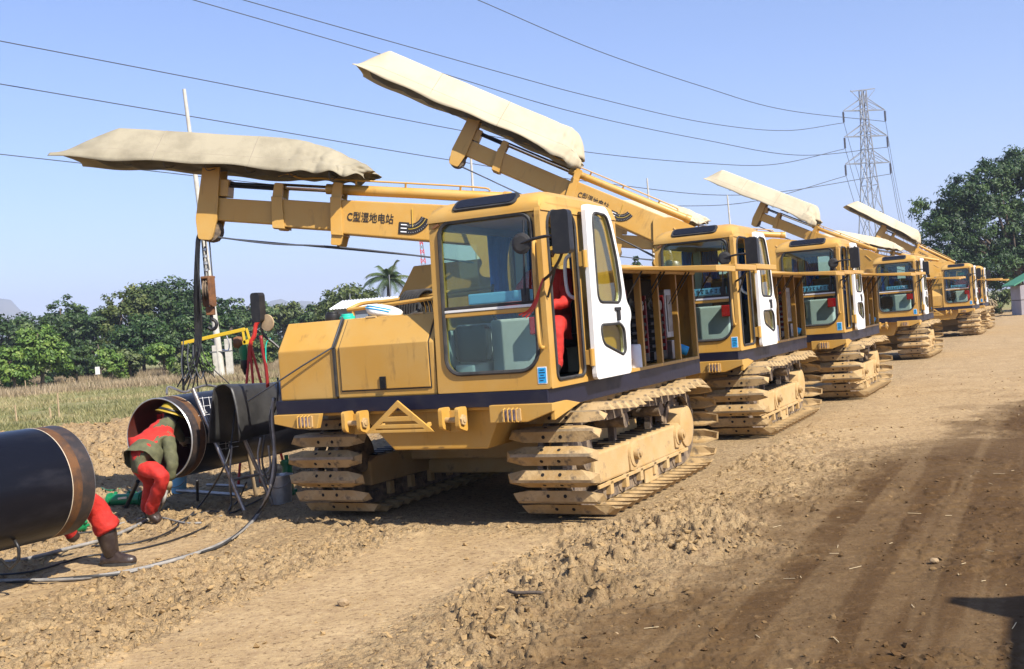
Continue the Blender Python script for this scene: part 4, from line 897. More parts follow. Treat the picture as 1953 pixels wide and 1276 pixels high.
# ------------------------------------------------------------------ hoist block and welding cables at the first boom head
TIP = wl(0.2-3.25*math.cos(R(23)), 1.7-3.25*math.sin(R(23)), 0); DT = TIP.y
hb = empty('hook_block', at(400, 590, DT)); tag(hb, 'rusty pulley block with black hook hanging over the far pipe', 'pulley block')
H0 = at(400, 590, DT)
def lc(px, py, d=None, o=H0): return at(px, py, DT if d is None else d) - o
q = MB()
for dx, dy in ((-9, 0.05), (9, -0.05)):
    c = lc(398+dx, 556); q.plate(rrect(-0.045, 0.045, -0.155, 0.15, 0.03, 3), [], -0.012, 0.012, lambda u, v, w, c=c: (c.x+w+u*0.3, c.y+dy+u, c.z+v))
q.build('cheek_plate', 'rust', hb, bevel=0.004)
c = lc(398, 556); q = MB()
for k in (-1, 0, 1): q.lathe([(0,-0.012),(0.10,-0.011),(0.085,0),(0.10,0.011),(0,0.012)], (c.x+k*0.027, c.y, c.z+0.02), 20, 'x')
q.build('pulley', 'chain', hb, smooth=True)
q = MB(); q.box((c.x-0.06,c.y-0.05,c.z+0.13),(c.x+0.065,c.y+0.05,c.z+0.155)); q.box((c.x-0.035,c.y-0.035,c.z-0.24),(c.x+0.045,c.y+0.035,c.z-0.15)); q.build('swivel', 'rust', hb, bevel=0.008)
q = MB(); c2 = lc(403, 600); pts = [c2+Vector((0,0,0.06)), c2, c2+Vector((0.0,0,-0.05))]
for k in range(9): a = R(90 - 30*k); pts.append(c2+Vector((0.045*math.cos(a)-0.0, 0, -0.10+0.05*math.sin(a))))
q.tube(smoothpath(pts, 3), 0.018, 8); q.build('hook', 'black', hb, smooth=True)
for a_, b_ in (((385,458),(391,528)), ((392,458),(397,528)), ((399,455),(405,528)), ((390,470),(399,515))):
    q = MB(); q.tube([lc(*a_), lc(*b_)], 0.008, 6); q.build('hoist_rope', 'wire', hb, smooth=True)
q = MB(); c = lc(391, 495); 
for k in range(4): q.lathe([(0.008,-0.02),(0.022,-0.01),(0.022,0.01),(0.008,0.02)], (c.x+0.01, c.y-0.01, c.z+0.10-k*0.07), 8)
q.build('rope_clip', 'galv', hb)
cbn = empty('cable_bundle', gnd(370, 860) ); tag(cbn, 'bundle of black welding cables hanging from the nearest boom head to the pipe', 'cables')
cb0 = cbn.location.copy()
ends = [(338,738),(348,742),(356,746),(366,748),(352,735),(378,748),(395,735),(410,720),(440,735),(352,690)]
for k, (ex_, ey_) in enumerate(ends):
    j = rnd.uniform(-1, 1); tx = 374 + (k % 4)*2.2; 
    d0 = DT-0.10; mid = 372 + (k % 5)*3.0 + j
    pts = [at(tx+6, 440, d0), at(tx, 470, d0), at(mid-2, 560, d0+0.02*j), at(mid, 640, d0+0.02), at(mid+(ex_-mid)*0.25, 690, d0-0.02+0.03*j), at(ex_, ey_, d0-0.05+0.1*rnd.random())]
    q = MB(); q.tube([p-cb0 for p in smoothpath(pts, 7)], 0.0085 if k < 7 else 0.006, 6); q.build('cable', 'black', cbn, smooth=True)
for k in range(3):
    pts = [at(350+k*9, 650+4*k, DT-0.1), at(346+k*12, 690, DT-0.12), at(350+k*16, 722, DT-0.12), at(362+k*14, 706, DT-0.1)]
    q = MB(); q.tube([p-cb0 for p in smoothpath(pts, 7)], 0.007, 6); q.build('cable', 'wire', cbn, smooth=True)

# ------------------------------------------------------------------ pipes
PR = 0.4065
def pipe(C, phi, L, label, sgn):
    d = Vector((math.sin(phi), math.cos(phi), 0))*sgn
    o = empty('steel_pipe', (C[0], C[1], 0)); tag(o, label, 'pipe', 'steel pipeline joints')
    rot = d.to_track_quat('Z', 'Y').to_euler(); z = (0, 0, C[2])
    def lat(prof, name, mt, n=72): 
        q = MB(); rows = []
        for r_, h in prof: rows.append([(r_*math.cos(2*PI*k/n), r_*math.sin(2*PI*k/n), h) for k in range(n)])
        q.grid(rows, closed=True); return q.build(name, mt, o, smooth=True, loc=z, rot=rot)
    lat([(PR, 0.20), (PR, L)], 'coated_wall', 'pipe')
    lat([(PR-0.016, L), (PR-0.016, 0.0)], 'inner_wall', 'pipe_in')
    lat([(PR-0.016, 0.0), (PR-0.010, -0.004), (PR-0.003, 0.006)], 'end_bevel', 'galv')
    lat([(PR-0.003, 0.006), (PR-0.003, 0.115)], 'bare_end', 'barend')
    lat([(PR-0.003, 0.115), (PR-0.0015, 0.196)], 'rust_band', 'bandbrown')
    lat([(PR-0.003, 0.196), (PR+0.001, 0.197), (PR+0.001, 0.2015), (PR, 0.203)], 'chalk_ring', 'palestone')
    return o, d
C2 = Vector((-3.50, 10.50, 0.76)); C1 = Vector((-3.42, 7.95, 0.72))
pp2, d2 = pipe(C2, R(23), 24.0, 'black coated steel pipe with its open end towards the welder', 1)
pp1, d1 = pipe(C1, R(28), 7.0, 'black coated steel pipe entering at the left edge of the photo', -1)
def pipehit(px, py, C, d, r):
    o = Vector((0, 0, EYE)); v = raydir(px, py); oc = o - C
    vp = v - d*v.dot(d); op = oc - d*oc.dot(d); A_ = vp.dot(vp); B_ = 2*vp.dot(op); C_ = op.dot(op) - r*r; D_ = B_*B_ - 4*A_*C_
    return o + v*((-B_ - math.sqrt(max(D_, 0)))/(2*A_))
mk = MB(); po = Vector((C2.x, C2.y, 0))
def stroke(p, q_, w=0.0022):
    P_ = [pipehit(p[0]+(q_[0]-p[0])*t/4, p[1]+(q_[1]-p[1])*t/4, C2, d2, PR+0.001) - po for t in range(5)]; mk.tube(P_, w, 4)
for y0, y1 in ((760,756),(776,771),(793,788)): stroke((378, y0), (414, y1))
for y0, y1 in ((818,812),(828,823),(838,833),(848,842),(858,851)): stroke((415, y0), (455, y1))
for x in (386, 398, 409): stroke((x, 757), (x+6, 792))
for x in (417, 430): stroke((x, 815), (x+1, 858))
for k in range(26):
    x = rnd.choice([382, 390, 398, 404, 419, 424, 421, 435]); y = rnd.choice([762, 780, 785]) if x < 410 else rnd.choice([821, 831, 841, 851])
    stroke((x, y), (x+rnd.uniform(2, 6), y+rnd.uniform(-5, 3)), 0.0018)
mk.build('chalk_writing', 'printwhite', pp2, fixn=False)
for k, (C, d, t) in enumerate(((C2, d2, 6.0), (C1, d1, 4.2))):
    P_ = C + d*t; s = empty('timber_skid', (P_.x, P_.y, 0), -math.atan2(d.x, d.y)); tag(s, ('stack of timber baulks under the far pipe', 'stack of timber baulks under the near pipe, out to the left')[k], 'timber', 'pipe skids')
    for j in range(3):
        q = MB()
        for i in (-1, 1): q.box((-0.6, i*0.14-0.06, 0.0+j*0.105) if j % 2 == 0 else (i*0.3-0.06, -0.25, j*0.105), (0.6, i*0.14+0.06, 0.10+j*0.105) if j % 2 == 0 else (i*0.3+0.06, 0.25, 0.10+j*0.105))
        q.build('baulk', 'wood', s, bevel=0.008)

# ------------------------------------------------------------------ people
def skinbody(name, J, E_, mats, root_j, matmap, sub=3):
    names = list(J); me = bpy.data.meshes.new(name); me.from_pydata([J[k][0] for k in names], [(names.index(a), names.index(b)) for a, b, *_ in E_], [])
    o = bpy.data.objects.new(name, me); COL.objects.link(o)
    md = o.modifiers.new('skin', 'SKIN'); md.use_smooth_shade = True
    for i, k in enumerate(names):
        r_ = J[k][1]; sv = me.skin_vertices[0].data[i]; sv.radius = r_ if isinstance(r_, tuple) else (r_, r_); sv.use_root = (k == root_j)
    s = o.modifiers.new('sub', 'SUBSURF'); s.levels = sub; s.render_levels = sub
    ev = o.evaluated_get(bpy.context.evaluated_depsgraph_get()); me2 = bpy.data.meshes.new_from_object(ev)
    bpy.data.objects.remove(o); bpy.data.meshes.remove(me)
    me2.materials.clear()
    for m_ in mats: me2.materials.append(MATS[m_])
    segs = [(Vector(J[a][0]), Vector(J[b][0]), matmap.get((a, b), 0)) for a, b, *_ in E_]
    for p_ in me2.polygons:
        c = p_.center; best = 1e9
        for a, b, mi in segs:
            ab_ = b - a; t = max(0, min(1, (c-a).dot(ab_)/max(ab_.length_squared, 1e-9))); dd = (c - a - ab_*t).length
            if dd < best: best = dd; p_.material_index = mi
        p_.use_smooth = True
    for v in me2.vertices:
        c = v.co; k_ = 0.006*(abs(math.sin(c.z*31 + 1.6*math.sin(c.x*17) + c.y*9))-0.6) + 0.003*math.sin(c.x*61 + c.z*29 + c.y*35); v.co = c + v.normal*k_
    me2.name = name
    return me2
def person(base, J, E_, mats, matmap, label, root_j='pelvis', sub=3):
    b = Vector((base[0], base[1], 0)); J = {k: (Vector(v[0]) - b, v[1]) for k, v in J.items()}
    o = link('person', skinbody('person', J, E_, mats, root_j, matmap, sub), None, b); tag(o, label, 'person'); return o, b
def hand(par, wrist, tipdir, side, mt, b):
    q = MB(); w = Vector(wrist) - b; t = Vector(tipdir).normalized(); s = Vector(side).normalized(); nrm = t.cross(s)
    q.tube([w-t*0.02, w+t*0.03, w+t*0.085], [0.028, 0.040, 0.036], 8)
    for k, ln in enumerate((0.065, 0.078, 0.072, 0.055)):
        p0 = w + t*0.08 + s*(k-1.5)*0.019; q.tube([p0, p0+t*ln*0.5+nrm*0.006, p0+t*ln*0.8+nrm*0.024, p0+t*ln*0.9+nrm*0.045], [0.0105,0.010,0.009,0.007], 6)
    p0 = w + t*0.03 - s*0.035; q.tube([p0, p0-s*0.02+t*0.03+nrm*0.01, p0-s*0.015+t*0.06+nrm*0.025], [0.013,0.011,0.008], 6)
    return q.build('hand', mt, par, smooth='all')
BODY = [('pelvis','waist'),('waist','chest'),('chest','neck'),('neck','head'),('head','crown'),('chest','shl'),('shl','ell'),('ell','wrl'),('chest','shr'),('shr','elr'),('elr','wrr'),('pelvis','hil'),('hil','knl'),('knl','anl'),('anl','tol'),('pelvis','hir'),('hir','knr'),('knr','anr'),('anr','tor')]
# welder leaning into the open pipe end
J = dict(pelvis=(at(270,878,10.02),(0.155,0.14)), waist=(at(282,858,10.13),0.15), chest=(at(303,832,10.28),(0.165,0.13)), neck=(at(320,808,10.44),0.065), head=(at(327,792,10.55),0.092), crown=(at(331,782,10.62),0.085),
     shl=(at(320,838,10.20),0.075), ell=(at(329,884,10.08),0.062), wrl=(at(322,918,10.10),0.048), shr=(at(313,803,10.50),0.07), elr=(at(336,815,10.68),0.055), wrr=(at(348,842,10.80),0.04),
     hil=(at(276,890,9.98),0.098), knl=(at(313,908,9.88),0.074), anl=(at(286,976,10.10),0.064), tol=(at(306,996,10.10),0.045), hir=(at(264,886,10.16),0.10), knr=(at(290,915,10.28),0.078), anr=(at(278,972,10.40),0.06), tor=(at(294,985,10.42),0.045))
mm = {('neck','head'):3,('head','crown'):3,('chest','neck'):1,('shl','ell'):1,('ell','wrl'):1,('shr','elr'):1,('elr','wrr'):1,('pelvis','hil'):1,('pelvis','hir'):1,('anl','tol'):2,('anr','tor'):2}
w2, wb = person(gnd(290, 998), J, BODY, ['red','olive','boot','black'], mm, 'person in red trousers and olive jacket leaning into the open pipe end')
hand(w2, J['wrl'][0], at(318,940,10.15)-at(322,918,10.10), (0.6,0.7,0), 'glove', wb); hand(w2, J['wrr'][0], d2*1.0, (0.5,0.1,0.6), 'glove', wb)
hc = at(327,789,10.54) - wb; hd = (Vector((0.25,0.0,1.0)) + d2*0.25).normalized()
q = MB(); q.lathe([(0.135,0.0),(0.128,0.0),(0.118,0.03),(0.10,0.075),(0.06,0.105),(0.0,0.115)], (0,0,0), 20); q.lathe([(0.128,0.0),(0.155,-0.012),(0.157,-0.004),(0.13,0.01)], (0,0,0), 20)
q.build('helmet', 'helmet', w2, smooth='all', loc=hc, rot=hd.to_track_quat('Z', 'Y').to_euler())
q = MB(); q.lathe([(0.130,0.012),(0.133,0.012),(0.128,0.035),(0.124,0.035)], (0,0,0), 20); q.build('helmet_band', 'black', w2, smooth='all', loc=hc, rot=hd.to_track_quat('Z', 'Y').to_euler())
# jacket skirt over the hips
rows = []
px_, wx_ = J['pelvis'][0]-wb, J['waist'][0]-wb; axs = (wx_-px_).normalized(); sd = axs.cross(Vector((0,1,0))).normalized(); s2 = axs.cross(sd)
for j in range(6):
    t = j/5; row = []
    for k in range(24):
        a = 2*PI*k/24; r_ = 0.158 + 0.014*math.sin(a*5+j)*t + 0.012*t
        row.append(wx_.lerp(px_, t*1.15) + (sd*math.cos(a)*r_ + s2*math.sin(a)*r_*0.9))
    rows.append(row)
q = MB(); q.grid(rows, closed=True); q.build('jacket_skirt', 'olive', w2, smooth='all', fixn=False)
# person crouching inside the near pipe, one leg out
u1 = -d1
J = dict(pelvis=(C1-u1*0.10+Vector((0,0,-0.18)),(0.14,0.13)), waist=(C1-u1*0.2+Vector((0,0,-0.06)),0.13), chest=(C1-u1*0.34+Vector((0,0,0.05)),(0.15,0.12)), neck=(C1-u1*0.46+Vector((0,0,0.13)),0.06), head=(C1-u1*0.55+Vector((0,0,0.18)),0.085), crown=(C1-u1*0.6+Vector((0,0,0.23)),0.075),
     shl=(C1-u1*0.36+Vector((-0.17,0,0.03)),0.06), ell=(C1-u1*0.5+Vector((-0.2,0,-0.15)),0.05), wrl=(C1-u1*0.7+Vector((-0.15,0,-0.2)),0.04), shr=(C1-u1*0.36+Vector((0.15,0,0.03)),0.06), elr=(C1-u1*0.52+Vector((0.2,0,-0.13)),0.05), wrr=(C1-u1*0.72+Vector((0.12,0,-0.2)),0.04),
     hil=(C1-u1*0.02+Vector((0.03,-0.04,-0.16)),0.11), knl=(at(176,958,8.20),0.098), anl=(at(202,1002,8.235),0.088), tol=(at(208,1024,8.25),0.06), hir=(C1+u1*0.02+Vector((-0.10,0.05,-0.18)),0.10), knr=(at(130,950,8.55),0.085), anr=(at(133,1020,8.75),0.06), tor=(at(150,1030,8.78),0.045))
mm = {('neck','head'):2,('head','crown'):2,('anl','tol'):1,('anr','tor'):1}
w3, wb3 = person(gnd(220, 1078), J, BODY, ['red','boot','skin'], mm, 'person in red trousers crouching in the near pipe end, one booted leg out')
hand(w3, J['wrl'][0], -u1, (0.5,0.2,0), 'glove', wb3); hand(w3, J['wrr'][0], -u1, (0.5,0.2,0), 'glove', wb3)
# tall boot with sole
q = MB(); a1, a2, a3 = at(201,1006,8.235)-wb3, at(209,1042,8.24)-wb3, at(214,1060,8.25)-wb3
q.tube(smoothpath([a1, a2, a3], 5), [0.074,0.075,0.074,0.071,0.068,0.065,0.062,0.060,0.058,0.056,0.053], 14)
ft = Vector((1.0, -0.12, 0)); ft.normalize(); sdv = ft.cross(Vector((0,0,1))); c0 = at(205,1072,8.25)-wb3; c0.z = 0.035
rows = []
for s, w_, hgt in ((-0.045,0.03,0.05),(-0.03,0.044,0.075),(0.02,0.047,0.095),(0.08,0.048,0.085),(0.13,0.052,0.058),(0.18,0.050,0.045),(0.215,0.038,0.035),(0.232,0.012,0.02)):
    rows.append([c0 + ft*s + sdv*(w_*math.cos(a)) + Vector((0,0,max(-0.012, hgt*math.sin(a)))) for a in [2*PI*k/14 for k in range(14)]])
q.grid(rows, closed=True); q.f.append(tuple(len(q.v)-14+k for k in range(14))); q.m.append(0)
q.build('boot', 'boot', w3, smooth='all')
q = MB(); so_ = [(-0.05,0.03),(-0.05,-0.03),(0.0,-0.048),(0.13,-0.055),(0.2,-0.045),(0.236,0.0),(0.2,0.045),(0.13,0.055),(0.0,0.048)]
q.plate(roundpoly(so_, 0.02, 2), [], -0.034, -0.008, lambda u, v, w: c0 + ft*u + sdv*v + Vector((0,0,w))); 
for k in range(5): pass
q.build('boot_sole', 'rubber', w3, bevel=0.004)
q = MB(); jc = J['anl'][0]-wb3; jk = (J['knl'][0]-wb3 - jc).normalized(); ja = jk.cross(Vector((0,1,0))).normalized(); jb = jk.cross(ja)
q.grid([[jc + jk*h_ + (ja*math.cos(a)+jb*math.sin(a))*(r_ + 0.008*math.sin(a*4+h_*60)) for a in [2*PI*k/24 for k in range(24)]] for h_, r_ in ((0.12,0.084),(0.06,0.090),(0.02,0.094),(-0.02,0.097),(-0.040,0.094),(-0.03,0.085))], closed=True); q.build('trouser_cuff', 'red', w3, smooth='all', fixn=False)
# operators in the cabs
def operator(fn, label, capmat):
    V_ = lambda a, b, z: fn(a-0.05 if a else 0, b, z)
    J = dict(pelvis=(V_(0.98,0.40,1.56),(0.16,0.13)), waist=(V_(0.98,0.42,1.72),0.14), chest=(V_(0.99,0.36,1.92),(0.17,0.12)), neck=(V_(1.0,0.32,2.07),0.055), head=(V_(1.0,0.27,2.17),0.085), crown=(V_(1.0,0.27,2.25),0.078),
         shl=(V_(1.17,0.34,2.00),0.070), ell=(V_(1.235,0.16,1.76),0.055), wrl=(V_(1.15,-0.06,1.74),0.038), shr=(V_(0.82,0.34,2.00),0.070), elr=(V_(0.74,0.16,1.77),0.055), wrr=(V_(0.72,-0.02,1.80),0.038),
         hil=(V_(1.08,0.36,1.55),0.10), knl=(V_(1.20,-0.02,1.60),0.082), anl=(V_(1.20,-0.06,1.24),0.058), tol=(V_(1.19,-0.24,1.19),0.04), hir=(V_(0.88,0.36,1.55),0.10), knr=(V_(0.86,0.06,1.60),0.08), anr=(V_(0.86,0.06,1.24),0.055), tor=(V_(0.86,-0.05,1.19),0.04))
    o, b = person(V_(0.98,0.4,0), J, BODY, ['red','skin','boot'], {('neck','head'):1,('head','crown'):1,('anl','tol'):2,('anr','tor'):2}, label, sub=2)
    hand(o, J['wrl'][0], fn(0,-1,0)-fn(0,0,0), fn(1,0,0)-fn(0,0,0), 'skin', b); hand(o, J['wrr'][0], fn(0,-1,0)-fn(0,0,0), fn(1,0,0)-fn(0,0,0), 'skin', b)
    q = MB(); hc = V_(1.0,0.27,2.26)-b; q.lathe([(0.108,-0.01),(0.105,0.03),(0.085,0.065),(0.0,0.08)], tuple(hc), 18); q.build('cap', capmat, o, smooth='all')
    f_ = (fn(0,-1,0)-fn(0,0,0)); r_ = (fn(1,0,0)-fn(0,0,0)); h_ = V_(1.0,0.27,2.18)-b
    q = MB(); q.tube([h_+f_*0.085+Vector((0,0,0.03)), h_+f_*0.115-Vector((0,0,0.012)), h_+f_*0.09-Vector((0,0,0.02))],[0.010,0.016,0.010],8)
    for s in (-1, 1): q.tube([h_+r_*s*0.088+Vector((0,0,0.03)), h_+r_*s*0.098+Vector((0,0,0.0)), h_+r_*s*0.086-Vector((0,0,0.03))],[0.010,0.014,0.009],8)
    q.build('nose_and_ears', 'skin', o, smooth='all')
    q = MB()
    for s in (-1, 1): q.tube([h_+f_*0.084+r_*(s*0.032-0.012)+Vector((0,0,0.022)), h_+f_*0.084+r_*(s*0.032+0.012)+Vector((0,0,0.022))],0.006,6)
    q.tube([h_+f_*0.090+r_*-0.022-Vector((0,0,0.05)), h_+f_*0.093-Vector((0,0,0.052)), h_+f_*0.090+r_*0.022-Vector((0,0,0.05))],0.005,6)
    q.build('eyes_and_mouth', 'print', o)
operator(wl, 'person in red overalls sitting at the controls of the nearest cab', 'trim_dark')
operator(lambda a, b, z: org(5) + EX*a + EY*b + Vector((0,0,z)), 'person in the fifth cab with a pale green cap', 'teal')

# ------------------------------------------------------------------ things around the weld
def thing(name, label, cat, P_, group=None): o = empty(name, (P_[0], P_[1], 0)); tag(o, label, cat, group); return o, o.location.copy()
sf, s0 = thing('shield_stand', 'steel tube stand holding a curved black rubber shield beside the pipe', 'stand', gnd(468, 978))
L1a, L1b = at(368,742,10.55), gnd(468,978); L2a, L2b = at(462,830,10.75), gnd(521,963); L1c = L1a.lerp(L1b, 0.0)
q = MB(); q.cyl(L1a-s0, L1b-s0, 0.022, 10); q.build('leg', 'steel', sf, smooth=True)
q = MB(); q.cyl(L2a-s0, L2b-s0, 0.02, 10); q.build('leg', 'steel', sf, smooth=True)
L3b = gnd(488,945); q = MB(); q.cyl(at(455,760,11.0)-s0, L3b-s0, 0.02, 10); q.build('leg', 'wood', sf, smooth=True)
q = MB(); q.cyl(L1a.lerp(L1b, 0.74)-s0, L2a.lerp(L2b, 0.56)-s0, 0.015, 8); q.build('cross_bar', 'steel', sf, smooth=True)
q = MB(); q.tube([p-s0 for p in smoothpath([at(318,752,10.5), at(322,738,10.6), at(350,748,10.5), at(368,742,10.55), at(395,735,10.9), at(432,742,11.1)], 5)], 0.012, 8); q.build('hoop_bar', 'steel', sf, smooth=True)
# rubber shield: a sheet bent round an axis that runs along the pipe
rows = []
e_ax = d2; e_up = Vector((0,0,1)); e_out = Vector((d2.y, -d2.x, 0))        # towards the viewer's side
base = at(470, 776, 10.55)
for i in range(19):
    t = i/18; row = []
    for j in range(25):
        s_ = j/24*2-1; lat_ = 0.20*math.sin(s_*1.25) + 0.02*math.sin(t*5+j*0.4)*abs(s_); upv = 0.25*math.cos(s_*PI/2)**0.75*1.0 - 0.30*max(0, abs(s_)-0.45)/0.55
        P_ = base + e_ax*((t-0.5)*0.66 - 0.06*abs(s_)) + e_out*(lat_ + 0.06*t*s_) + e_up*(upv - 0.05*t + 0.10*t*max(0, s_))
        row.append(P_ - s0)
    rows.append(row)
q = MB(); q.grid(rows); sh = q.build('rubber_shield', 'rubber_sheet', sf, smooth='all', fixn=False); md = sh.modifiers.new('thickness', 'SOLIDIFY'); md.thickness = 0.012
def bucket(px, py, r_, h_, label, mt='galv'):
    P_ = gnd(px, py); o, b = thing('bucket', label, 'bucket', P_, 'buckets')
    q = MB(); rows = [[(r*math.cos(2*PI*k/24), r*math.sin(2*PI*k/24), z) for k in range(24)] for r, z in ((0.001,0.012),(r_*0.8,0.01),(r_*0.78,0.0),(r_,h_),(r_*1.04,h_),(r_*1.04,h_-0.012),(r_*0.98,h_-0.01),(r_*0.76,0.02),(0.001,0.02))]
    q.grid(rows, closed=True); q.build('pail', mt, o, smooth=True)
    q = MB(); q.tube([(r_*1.05*math.cos(a), -0.03-0.09*math.sin(a), h_-0.02-0.10*math.sin(a)) for a in [PI*k/12 for k in range(13)]], 0.005, 6); q.build('handle', 'steel', o, smooth=True)
bucket(538, 960, 0.125, 0.29, 'dented galvanised bucket standing by the left track of the nearest machine')
bucket(340, 940, 0.11, 0.20, 'pale blue bucket under the open pipe end', 'shelfblue')
def clamp(label, P_, axis, L_, r_):
    o, b = thing('green_jack', label, 'jack', P_, 'green steel jacks')
    ax = Vector(axis).normalized(); q = MB(); c = P_ - b; o.location.z = 0
    q.cyl(c, c+ax*L_, r_, 18); q.cyl(c+ax*(L_*0.02), c+ax*(L_*0.10), r_*1.25, 18); q.cyl(c+ax*(L_*0.86), c+ax*(L_*0.97), r_*1.25, 18); q.build('barrel', 'green', o, bevel=0.004, smooth=True)
    q = MB(); sv = ax.orthogonal().normalized()
    for t in (0.12, 0.5, 0.85): q.bar(c+ax*L_*t+sv*r_, c+ax*L_*t+sv*(r_+0.04), 0.03, 0.03)
    q.cyl(c+ax*L_, c+ax*(L_+0.05), r_*0.4, 10); q.build('fittings', 'green', o, bevel=0.003)
    q = MB(); q.bar(c+ax*L_*0.35+Vector((0,-r_,0.02)), c+ax*L_*0.6+Vector((0,-r_,0.03)), 0.02, 0.02); q.build('clip', 'galv', o)
Pg = gnd(208, 966); clamp('green cylindrical jack lying on the dirt behind the welder', Pg+Vector((0,0,0.07)), gnd(292, 963)-Pg, 0.42, 0.06)
clamp('green jack standing upright behind the galvanised bucket', gnd(546, 950)+Vector((0.0,0.15,0)), (0,0,1), 0.38, 0.055)
Pg = gnd(136, 1017); clamp('small green jack lying behind the near pipe end', Pg+Vector((0,0,0.04)), gnd(158,1012)-Pg, 0.14, 0.04)
def rod(name, label, cat, pts, r_, mt, n=8, group=None):
    P_ = [Vector(p) for p in pts]; o, b = None, None
    q = MB(); b = Vector((P_[0].x, P_[0].y, 0)); q.tube([p-b for p in P_], r_, n); o = q.build(name, mt, None, smooth='all' if len(P_) > 3 else True, loc=b); tag(o, label, cat, group); return o
G = lambda px, py, z=0.02: gnd(px, py, z)
rod('steel_tube', 'bluish steel tube lying on the ground under the pipe', 'tube', [G(338,936,0.05), G(452,944,0.05)], 0.022, 'steel')
rod('steel_tube', 'second steel tube lying further back under the pipe', 'tube', [G(395,925,0.05), G(470,928,0.05)], 0.018, 'steel')
rod('prop_bar', 'black bar propped slanting behind the welder', 'bar', [at(263,918,10.9), G(240,968,0.0)], 0.022, 'black')
rod('prop_bar', 'thin black prop under the open pipe end', 'bar', [at(376,915,10.6), G(377,955,0.0)], 0.015, 'black')
def hose(name, label, pts, r_, mt, lift=0.02, n=6, off=None):
    P_ = [gnd(*p[:2], lift) if len(p) == 2 else at(*p) for p in pts]
    if off: P_ = [p + Vector((off*math.sin(i*1.7+off*90), 0, abs(off)*0.4*math.cos(i*2.3))) for i, p in enumerate(P_)]
    return smoothpath(P_, 8)
hz = empty('hose_bundle', gnd(300, 1078)); tag(hz, 'thick grey taped hose bundle curving across the foreground dirt', 'hose'); hb0 = hz.location.copy()
for k, (off, r_, mt) in enumerate(((0.0,0.015,'hosegrey'),(0.022,0.012,'rubber'),(-0.02,0.009,'hosegrey'))):
    pts = [(-60,1112),(0,1108),(70,1107),(150,1103),(230,1092),(300,1077),(360,1060),(410,1042),(455,1018),(490,985),(511,945,9.75),(521,900,9.75),(523,850,9.78),(519,800,9.8),(522,760,9.8)]
    q = MB(); q.tube([p-hb0 for p in hose('', '', pts, r_, mt, 0.022, off=off)], r_, 8); q.build('hose', mt, hz, smooth='all')
h2 = [(-40,1075),(40,1068),(130,1046),(200,1028),(255,1005),(290,985),(310,960,10.1),(318,935,10.1)]
rod('hose', 'grey twin hose running from the near pipe to the welder', 'hose', hose('', '', h2, 0.02, ''), 0.016, 'hosegrey')
h3 = [(175,1042),(260,1035),(330,1010),(380,965),(420,905,10.2),(440,850,10.3),(448,780,10.5)]
rod('hose', 'thin black hose climbing from the dirt to the shield stand', 'hose', hose('', '', h3, 0.01, ''), 0.009, 'black')
h4 = [(225,1000),(262,990),(300,986),(360,998),(410,990),(440,965),(438,915,10.3),(442,850,10.3)]
rod('hose', 'grey looped hose lying in front of the welder', 'hose', hose('', '', h4, 0.01, ''), 0.010, 'hosegrey')
h5 = [(0,1065),(25,1082,7.4),(38,1062,7.4),(33,1040,7.4),(28,1028,7.4)]
rod('hose', 'black hose loop hanging below the near pipe', 'hose', [at(0,1066,7.3), at(20,1084,7.3), at(36,1066,7.3), at(36,1046,7.3), at(28,1030,7.3)] , 0.012, 'black')
h6 = [(0,1050),(60,1035),(130,1020),(230,1008)]
rod('hose', 'thin dark hose on the dirt behind the near pipe', 'hose', hose('', '', h6, 0.008, ''), 0.008, 'rubber')
h8 = [(-40,1098),(60,1090),(160,1062),(240,1052),(330,1030),(400,1000),(450,960),(470,920,10.1)]
rod('hose', 'thin black cable trailing across the dirt beside the grey hose bundle', 'cable', hose('', '', h8, 0.008, ''), 0.008, 'black')
h9 = [(330,1000),(360,985),(400,975),(440,978),(470,965),(500,950)]
rod('hose', 'short dark cable lying behind the shield stand feet', 'cable', hose('', '', h9, 0.008, ''), 0.008, 'rubber')
h7 = [(180,922),(205,935),(235,932),(262,940)]
rod('hose', 'thin green hose on the dirt behind the welder', 'hose', hose('', '', h7, 0.008, ''), 0.008, 'green')
for k, pts in enumerate(([(497,835,10.0),(492,870,10.0),(500,905,10.0),(515,890,10.0),(512,850,10.0)], [(505,830,9.95),(500,880,9.95),(512,915,9.95),(522,870,9.9)], [(515,800,9.9),(528,770,9.8),(530,720,9.8)])):
    rod('hose', ('grey hose loop hanging under the rubber shield', 'thin grey hose loop hanging beside the rubber shield', 'black hose rising from the shield to the hood')[k], 'hose', smoothpath([at(*p) for p in pts], 8), 0.009, ('hosegrey', 'rubber', 'black')[k])
# davit behind the pipe
dv, v0 = thing('davit_stand', 'red stand with yellow jib arm and green grinder behind the pipe', 'davit', at(480, 700, 12.6))
D_ = 12.6
q = MB(); q.bar(at(347,655,D_+0.1)-v0, at(467,628,D_)-v0, 0.035, 0.042); q.build('jib_arm', 'yellow', dv, bevel=0.006)
q = MB(); q.bar(at(463,628,D_)-v0, at(467,655,D_)-v0, 0.025, 0.025); q.bar(at(470,626,D_)-v0, at(477,650,D_)-v0, 0.025, 0.025); q.bar(at(463,655,D_)-v0, at(482,648,D_)-v0, 0.025, 0.05); q.build('jib_bracket', 'yellow', dv)
q = MB(); q.tube([p-v0 for p in smoothpath([at(497,608,D_), at(488,620,D_), at(485,640,D_), at(478,655,D_), at(476,690,D_)], 4)], 0.025, 8)
for dx in (-4, 0, 5): q.cyl(at(477+dx*0.3,660,D_)-v0, Vector((dx*0.06, 0.1*dx*0.2, 0.0)), 0.016, 8)
q.build('stand_tube', 'redpaint', dv, smooth=True)
